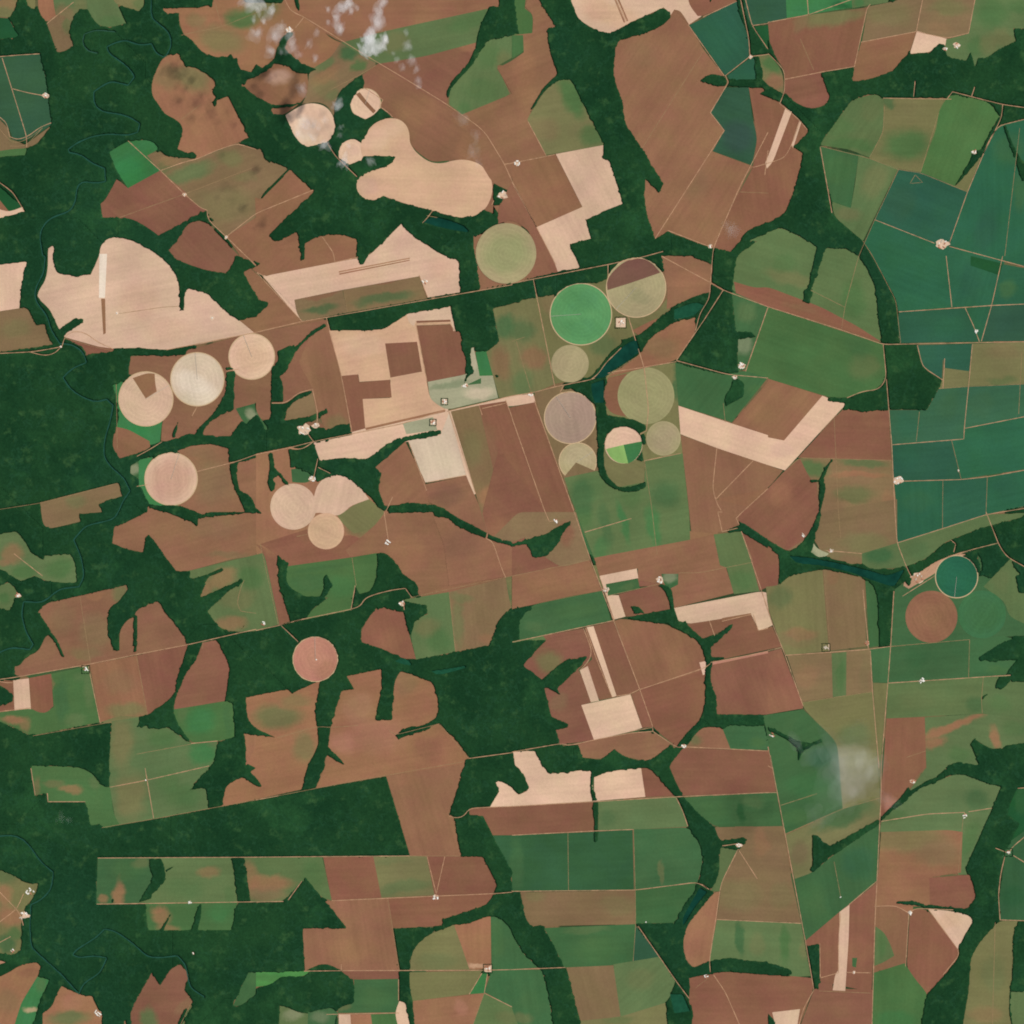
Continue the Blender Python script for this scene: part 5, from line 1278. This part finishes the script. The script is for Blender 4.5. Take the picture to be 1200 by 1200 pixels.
def main_angle(P):
    best, a = 0, 0
    for i in range(len(P)):
        dx, dy = P[i][0] - P[i - 1][0], P[i][1] - P[i - 1][1]
        L = math.hypot(dx, dy)
        if L > best: best, a = L, math.atan2(-dy, dx)
    return -a
def ribbon(name, P, w, mat, r=1, dz=.25, fixed=None, taper=False):
    pts = [P[0]]
    for a, b in zip(P[:-1], P[1:]):
        L = math.hypot(b[0] - a[0], b[1] - a[1]); k = max(1, int(L / 3))
        pts += [(a[0] + (b[0] - a[0]) * i / k, a[1] + (b[1] - a[1]) * i / k) for i in range(1, k + 1)]
    V, Fc = [], []
    n = len(pts)
    for i, p in enumerate(pts):
        a, b = pts[max(0, i - 1)], pts[min(n - 1, i + 1)]
        dx, dy = b[0] - a[0], b[1] - a[1]; L = math.hypot(dx, dy) or 1
        ww = w * rng.uniform(.6, 1.2) / 2
        z = (fixed if fixed is not None else ground_z(p[0], p[1], 3) + dz)
        x, y = W(p[0], p[1])
        V.append((x + (dy / L) * -ww * S * -1, y + (dx / L) * ww * S, z)); V.append((x - (dy / L) * ww * S, y - (dx / L) * ww * S, z))
        if i: Fc.append((2 * i - 2, 2 * i - 1, 2 * i + 1, 2 * i))
    return mesh_obj(name, V, Fc, mat)
ZL = []
for fi, f in enumerate(F1 + F2):
    P = f['pts']; z = .3 + LZ * f['lay'] + fi * .0007
    rgb = PAL[f['col']]
    jj = rng.uniform(-4, 4); rgb = tuple(min(250, max(8, q + jj * q / 140 + rng.uniform(-1, 1))) for q in rgb)
    mat = field_material('crop_cover', rgb, main_angle(P) if f['kind'] not in 'CD' else rng.uniform(0, 3), f['blobs'],
                         rings=(W(sum(p[0] for p in P) / len(P), sum(p[1] for p in P) / len(P)) + (0,)) if f['kind'] in 'CD' else None)
    if f['kind'] == 'S':
        tag(slab('bare_soil', P, z, mat), kind='structure'); continue
    if f['kind'] in 'CD':
        cx = sum(p[0] for p in P) / len(P); cy = sum(p[1] for p in P) / len(P); r = math.dist((cx, cy), P[0])
        if f['kind'] == 'C':
            o = slab('pivot_field', P, z, mat)
        else:
            o = bpy.data.objects.new('pivot_field', None); COL.objects.link(o); o.location = W(cx, cy) + (0,)
            c = slab('crop', P, z, mat, o); c.location = (0, 0, 0)
            n = 96; V = []
            for q, rr in ((0, r - .75), (1, r + .35)):
                V += [(math.cos(i * math.tau / n) * rr * S, math.sin(i * math.tau / n) * rr * S, z + .3) for i in range(n)]
            aa = rng.uniform(0, 6.28); ux, uy = math.cos(aa), math.sin(aa); hw = 2.2; L_ = (r - .4) * S
            mesh_obj('pivot_arm', [(-uy * hw, ux * hw, z + 3), (uy * hw, -ux * hw, z + 3), (ux * L_ + uy * hw, uy * L_ - ux * hw, z + 3), (ux * L_ - uy * hw, uy * L_ + ux * hw, z + 3),
                                   (0, 0, z + 5)], [(0, 1, 2, 3), (0, 4, 1), (1, 4, 2), (2, 4, 3), (3, 4, 0)], MAT['arm'], o)
            mesh_obj('wheel_track', V, [(i, i + n, (i + 1) % n + n, (i + 1) % n) for i in range(n)], MAT['ring'], o)
        tag(o, f['label'], 'circular field', 'round fields watered by centre pivots')
    else:
        strip = any(k in f['label'] for k in ('stripe', ' bar ', 'line ', 'band running', 'strip along'))
        o = slab('soil_strip' if strip else 'field', P, z, mat)
        tag(o, f['label'], 'strip' if strip else 'field')

# ---------------------------------------------------------------- tracks, water
cut = np.zeros((NS, NS), bool)
for k, p in RL:
    if k in 'Pp':
        y0, x0, m = fill(p); h, w = m.shape; cut[y0:y0 + h, x0:x0 + w] |= m
    else: stroke(cut, p, {'R': 2.0, 'r': 1.6, 'V': 2.2, 'v': 1.8}[k])
for k, p in RL:
    if k == 'R': tag(ribbon('dirt_road', p, .85, MAT['road'], dz=.7), kind='structure')
    elif k == 'r': tag(ribbon('farm_track', p, .55, MAT['track'], dz=.6), kind='structure')
    elif k == 'V': tag(ribbon('river', p, 1.6, MAT['river']), kind='structure')
    elif k == 'v': tag(ribbon('old_river_arm', p, 1.3, MAT['stream']), kind='structure')
    else:
        zz = max(ground_z(q[0], q[1], 3) for q in p) + .3
        o = slab('lake' if k == 'P' else 'marsh', p, zz, MAT['lake'] if k == 'P' else MAT['marsh']); tag(o, kind='structure')

# ---------------------------------------------------------------- farmyards and sheds
def make_shed(roofmat):
    t = bpy.data.objects.new('farm_shed', None); COL.objects.link(t)
    w, d, h, r = .5, .5, .55, 1.0            # unit shed, scaled per copy
    mesh_obj('wall', [(-w, -d, 0), (w, -d, 0), (w, d, 0), (-w, d, 0), (-w, -d, h), (w, -d, h), (w, d, h), (-w, d, h), (-w, 0, r * .93), (w, 0, r * .93)],
             [(0, 1, 5, 4), (1, 2, 6, 9, 5), (2, 3, 7, 6), (3, 0, 4, 8, 7)], MAT['wall'], t)
    e = .56
    mesh_obj('roof', [(-e, -e, h - .03), (e, -e, h - .03), (e, 0, r), (-e, 0, r), (e, e, h - .03), (-e, e, h - .03),
                      (-e, -e, h - .09), (e, -e, h - .09), (e, 0, r - .06), (-e, 0, r - .06), (e, e, h - .09), (-e, e, h - .09)],
             [(0, 1, 2, 3), (3, 2, 4, 5), (6, 9, 8, 7), (9, 11, 10, 8), (0, 6, 7, 1), (5, 4, 10, 11), (1, 7, 8, 2), (2, 8, 10, 4), (0, 3, 9, 6), (3, 5, 11, 9)], roofmat, t)
    return t
protos = {k: make_shed(MAT[k]) for k in ('roof', 'roof2', 'roof3')}
used = set()
def place_shed(key, px, py, z, rz, sx, sy, label, group):
    src = protos[key]
    if key not in used: used.add(key); t = src
    else:
        t = src.copy(); COL.objects.link(t)
        for ch in src.children:
            c = ch.copy(); COL.objects.link(c); c.parent = t
    x, y = W(px, py); t.location = (x, y, z); t.rotation_euler = (0, 0, rz); t.scale = (sx, sy, 6.5)
    t['label'] = label; t['category'] = 'shed'
    if group: t['group'] = group
for ln in SHEDS.strip().split('\n'):
    tile, label, dat = ln.split('|')
    q = [float(v) for v in dat.split(',')]; q += [1] * (4 - len(q))
    px = int(tile[0]) * 300 + q[0] / 4; py = int(tile[1]) * 300 + q[1] / 4
    size, kind = q[2] / 4 * (.85 if int(q[3]) in (1, 2) else 1), int(q[3])
    z = ground_z(px, py, 8)
    ang = rng.uniform(0, 3)
    if kind == 0:
        R = size * .42; yard = [(px + R * rng.uniform(.5, 1) * math.cos(a), py + R * rng.uniform(.5, 1) * math.sin(a)) for a in [i * math.tau / 8 for i in range(8)]]
        place_shed('roof', px, py, z + .2, ang, rng.uniform(15, 22), rng.uniform(10, 14), label if label.startswith('tiny') or label.startswith('small') else 'small ' + label, None)
    elif kind == 3:
        R = size * .30; yard = [(px - R, py - R * .9), (px + R, py - R), (px + R, py + R), (px - R, py + R * .95)]
    else:
        R = size * (.30 if kind == 1 else .30)
        yard = [(px + R * rng.uniform(.55, 1.15) * math.cos(a) * 1.25, py + R * rng.uniform(.5, 1.0) * math.sin(a)) for a in [i * math.tau / 14 for i in range(14)]]
    y0, x0, m = fill(yard); h, w = m.shape; cut[y0:y0 + h, x0:x0 + w] |= m
    tag(slab('farmyard', yard, z + .1, MAT['yard']), kind='structure')
    if kind:
        n = {1: 4, 2: 7, 3: 4}[kind]
        grp = 'the ' + label
        took = set()
        for i in range(n):
            rr = R * (.75 if kind != 3 else .55) * math.sqrt(rng.random()); a = i * math.tau / n + rng.uniform(-.4, .4)
            key = 'roof' if rng.random() < (.75 if 'white' in label else .45) else rng.choice(['roof2', 'roof3'])
            wind = ['right', 'upper right', 'top', 'upper left', 'left', 'lower left', 'bottom', 'lower right'][int(round(a / (math.pi / 4))) % 8]
            if wind in took: wind = rng.choice([w_ for w_ in ('right', 'upper right', 'top', 'upper left', 'left', 'lower left', 'bottom', 'lower right') if w_ not in took])
            took.add(wind)
            place_shed(key, px + rr * math.cos(a) * 1.1, py - rr * math.sin(a), z + .3, ang + rng.choice([0, math.pi / 2]), rng.uniform(20, 38), rng.uniform(11, 17), f'{wind} one of the {label}', grp)
    if kind == 3:                                   # ring of trees planted round the yard
        V, Fc = [], []
        R2 = R + .9
        for side in range(4):
            for i in range(10):
                t = -1 + i / 5
                if side == 2 and i == 5: continue
                ex, ey = [(t, -1), (1, t), (-t, 1), (-1, -t)][side]
                x, y = W(px + ex * R2 + rng.uniform(-.2, .2), py + ey * R2 + rng.uniform(-.2, .2)); r = rng.uniform(4.5, 7.5); b0 = len(V)
                V += [(x, y, z + r * 1.9)] + [(x + r * rng.uniform(.8, 1.1) * math.cos(j * math.pi / 3), y + r * rng.uniform(.8, 1.1) * math.sin(j * math.pi / 3), z + r * 1.1) for j in range(6)] \
                    + [(x + r * .4 * math.cos(j * math.pi / 3), y + r * .4 * math.sin(j * math.pi / 3), z) for j in range(6)]
                for j in range(6):
                    Fc += [(b0, b0 + 1 + j, b0 + 1 + (j + 1) % 6), (b0 + 1 + j, b0 + 7 + j, b0 + 7 + (j + 1) % 6, b0 + 1 + (j + 1) % 6)]
        tag(mesh_obj('tree_ring', V, Fc, MAT['hedge'], sm=True), 'dark ring of trees round the ' + label.replace(' sheds', ' yard'), 'hedge', kind='stuff')

# ---------------------------------------------------------------- woodland canopy
def box3(a, n=1):
    for _ in range(n):
        a = (a + np.roll(a, 1, 0) + np.roll(a, -1, 0)) / 3; a = (a + np.roll(a, 1, 1) + np.roll(a, -1, 1)) / 3
    return a
nr = np.random.default_rng(5)
G = NS + 1
hz = 11.5 + nr.normal(0, 1.0, (G, G)) + 16 * box3(nr.normal(0, 1, (G, G)), 6) * .35 + 60 * box3(nr.normal(0, 1, (G, G)), 40) * .5
hz = np.clip(hz, 7.5, 20)
full = wood.copy()
# ragged natural margins, but clean rims on the watered circles
disc = np.zeros(wood.shape, bool)
for f in F1 + F2:
    if f['kind'] in 'CD':
        y0, x0, m = fill(f['pts']); h, w = m.shape; disc[y0:y0 + h, x0:x0 + w] |= m
for it in range(2):
    nb = np.zeros(wood.shape, int); core = wood.copy()
    for _ in range(2): core = core & np.roll(core, 1, 0) & np.roll(core, -1, 0) & np.roll(core, 1, 1) & np.roll(core, -1, 1)
    for _ in range(3): core = core | np.roll(core, 1, 0) | np.roll(core, -1, 0) | np.roll(core, 1, 1) | np.roll(core, -1, 1)
    for ax, s_ in ((0, 1), (0, -1), (1, 1), (1, -1)): nb += np.roll(wood, s_, ax)
    rough = box3(nr.normal(0, 1, wood.shape), 4)
    rough = rough / rough.std()
    wood = np.where((nb < 4) & wood & core & (rough + nr.normal(0, .5, wood.shape) < -1.6), False, wood)
    wood = np.where((nb > 0) & ~wood & ~disc & (rough + nr.normal(0, .5, wood.shape) > 1.75), True, wood)
full = wood.copy()
leaf = wood & ~cut
# nearest seed decides which wood a cell belongs to
half = full[::2, ::2]
lab = np.full(half.shape, -1, np.int16)
for i, (sx_, sy_, _) in enumerate(WOOD_SEEDS):
    yy, xx = np.mgrid[0:half.shape[0], 0:half.shape[1]]
    d = (xx * 2 + N0 - sx_) ** 2 + (yy * 2 + N0 - sy_) ** 2
    d = np.where(half, d, 1e9); j = np.unravel_index(np.argmin(d), d.shape); lab[j] = i
for it in range(900):
    chg = False
    for ax, s in ((0, 1), (0, -1), (1, 1), (1, -1)):
        r_ = np.roll(lab, s, ax)
        t_ = (lab < 0) & half & (r_ >= 0)
        if t_.any(): lab[t_] = r_[t_]; chg = True
    if not chg: break
rest = np.argwhere((lab < 0))
sd_ = np.array([(s[1] - N0, s[0] - N0) for s in WOOD_SEEDS]) / 2
for k0 in range(0, len(rest), 50000):
    rr = rest[k0:k0 + 50000]; d = ((rr[:, None, :] - sd_[None]) ** 2).sum(2); lab[rr[:, 0], rr[:, 1]] = d.argmin(1)
labf = np.repeat(np.repeat(lab, 2, 0), 2, 1)[:NS, :NS]
vx = np.arange(G) + N0; VX, VY = np.meshgrid(vx.astype(float), vx.astype(float))
# relax the stair-stepped outline of the wood
pad = np.zeros((G + 1, G + 1), bool); pad[1:G, 1:G] = leaf
c4 = pad[:-1, :-1].astype(int) + pad[1:, :-1] + pad[:-1, 1:] + pad[1:, 1:]
edge = (c4 > 0) & (c4 < 4)
hor = np.zeros((G, G), bool); hor[:, :-1] = pad[:-1, 1:G] != pad[1:, 1:G]       # edge (i,j)-(i,j+1)
ver = np.zeros((G, G), bool); ver[:-1, :] = pad[1:G, :-1] != pad[1:G, 1:]
for it in range(3):
    sxx = np.zeros((G, G)); syy = np.zeros((G, G)); cn = np.zeros((G, G))
    a = hor[:, :-1]
    sxx[:, :-1] += a * VX[:, 1:]; syy[:, :-1] += a * VY[:, 1:]; cn[:, :-1] += a
    sxx[:, 1:] += a * VX[:, :-1]; syy[:, 1:] += a * VY[:, :-1]; cn[:, 1:] += a
    a = ver[:-1, :]
    sxx[:-1] += a * VX[1:]; syy[:-1] += a * VY[1:]; cn[:-1] += a
    sxx[1:] += a * VX[:-1]; syy[1:] += a * VY[:-1]; cn[1:] += a
    ok = edge & (cn > 0)
    VX = np.where(ok, VX * .5 + .5 * sxx / np.maximum(cn, 1), VX); VY = np.where(ok, VY * .5 + .5 * syy / np.maximum(cn, 1), VY)
VX = VX + np.where(edge, nr.uniform(-.12, .12, (G, G)), nr.uniform(-.2, .2, (G, G))); VY = VY + np.where(edge, nr.uniform(-.12, .12, (G, G)), nr.uniform(-.2, .2, (G, G)))
lz = np.zeros((G, G)); lz[:-1, :-1] = lay * LZ
hz = np.where(edge, 7.2, hz) + lz * .3
idx = np.arange(G * G).reshape(G, G)
ALLV = np.stack([(VX.ravel() - 600) * S, (600 - VY.ravel()) * S, hz.ravel()], 1)
def cells_mesh(name, mask, mat, z=None, skirt=True):
    ii, jj = np.nonzero(mask)
    Q = np.stack([idx[ii + 1, jj], idx[ii + 1, jj + 1], idx[ii, jj + 1], idx[ii, jj]], 1)
    u, inv = np.unique(Q, return_inverse=True); Q = inv.reshape(-1, 4); V = ALLV[u].copy()
    if z is not None: V[:, 2] = z
    if skirt:
        E = np.concatenate([Q[:, [0, 1]], Q[:, [1, 2]], Q[:, [2, 3]], Q[:, [3, 0]]]); key = E[:, 0].astype(np.int64) * len(V) + E[:, 1]
        rev = E[:, 1].astype(np.int64) * len(V) + E[:, 0]
        B = E[~np.isin(key, rev)]
        n = len(V); low = V.copy(); low[:, 2] = 0
        used_, inv2 = np.unique(B, return_inverse=True); B2 = inv2.reshape(-1, 2)
        V = np.concatenate([V, low[used_]])
        Q = np.concatenate([Q, np.stack([B[:, 1], B[:, 0], B2[:, 0] + n, B2[:, 1] + n], 1)])
    return np_mesh(name, V, Q, mat)
WM = woodland_material('woodland_canopy', 0)
for i, (_, _, label) in enumerate(WOOD_SEEDS):
    m = leaf & (labf == i)
    if m.sum() < 20: continue
    tag(cells_mesh('woodland', m, WM), label, 'forest', kind='stuff')
near = cut.copy()
for _ in range(3):
    near[1:] |= near[:-1]; near[:-1] |= near[1:]; near[:, 1:] |= near[:, :-1]; near[:, :-1] |= near[:, 1:]
tag(cells_mesh('forest_floor', full & near, MAT['floor'], .15, False), kind='structure')

# ---------------------------------------------------------------- clouds: thin scattering puffs high above the land
def cloud_volume(name, dens):
    m = bpy.data.materials.new(name); m.use_nodes = True; nt = m.node_tree; nt.nodes.clear()
    out = node(nt, 'ShaderNodeOutputMaterial'); v = node(nt, 'ShaderNodeVolumePrincipled')
    v.inputs['Color'].default_value = (.97, .965, .96, 1); v.inputs['Density'].default_value = dens; v.inputs['Anisotropy'].default_value = 0
    nt.links.new(v.outputs[0], out.inputs['Volume']); return m
CM = [cloud_volume('cloud_vapour_thin', .0015), cloud_volume('cloud_vapour', .0028), cloud_volume('cloud_veil', .00024), cloud_volume('cloud_haze', .0008)]
CH = 1695.0
def puff_mesh():
    import bmesh
    bm = bmesh.new(); bmesh.ops.create_icosphere(bm, subdivisions=4, radius=1)
    ph = [[rng.uniform(0, 6.3) for _ in range(3)] for _ in range(5)]
    fr = [[rng.uniform(1.2, 5.5) for _ in range(3)] for _ in range(5)]
    for v in bm.verts:
        d = 1 + sum(.13 * math.sin(f[0] * v.co.x + p[0]) * math.sin(f[1] * v.co.y + p[1]) * math.cos(f[2] * v.co.z + p[2]) * 1.6 for f, p in zip(fr, ph))
        v.co *= d
    me = bpy.data.meshes.new('puff'); bm.to_mesh(me); bm.free(); return me
PM = [puff_mesh() for _ in range(6)]
k_ = 0
for label, kind, items in CLOUDS:
    par = 1 - CH / CAM_H
    c0 = items[0]; x0, y0 = W(c0[0], c0[1])
    t = bpy.data.objects.new('cloud', None); COL.objects.link(t); t.location = (x0 * par, y0 * par, CH)
    tag(t, label, 'cloud')
    for it in items:
        px, py, r = it[:3]
        for _ in range(it[3] if len(it) > 3 else 5):
            me = PM[k_ % 6].copy(); me.materials.append(CM[kind]); k_ += 1
            o = bpy.data.objects.new('puff', me); COL.objects.link(o); o.parent = t
            x, y = W(px + rng.uniform(-.6, .6) * r, py + rng.uniform(-.6, .6) * r)
            o.location = (x * par - x0 * par, y * par - y0 * par, rng.uniform(-40, 40))
            q = r * S * rng.uniform(.35, .85) * 1.3; o.scale = (q * rng.uniform(.45, .95), q * 1.2, min(q, 70) * rng.uniform(.7, 1.2)); o.rotation_euler = (0, 0, rng.uniform(-.9, .9))
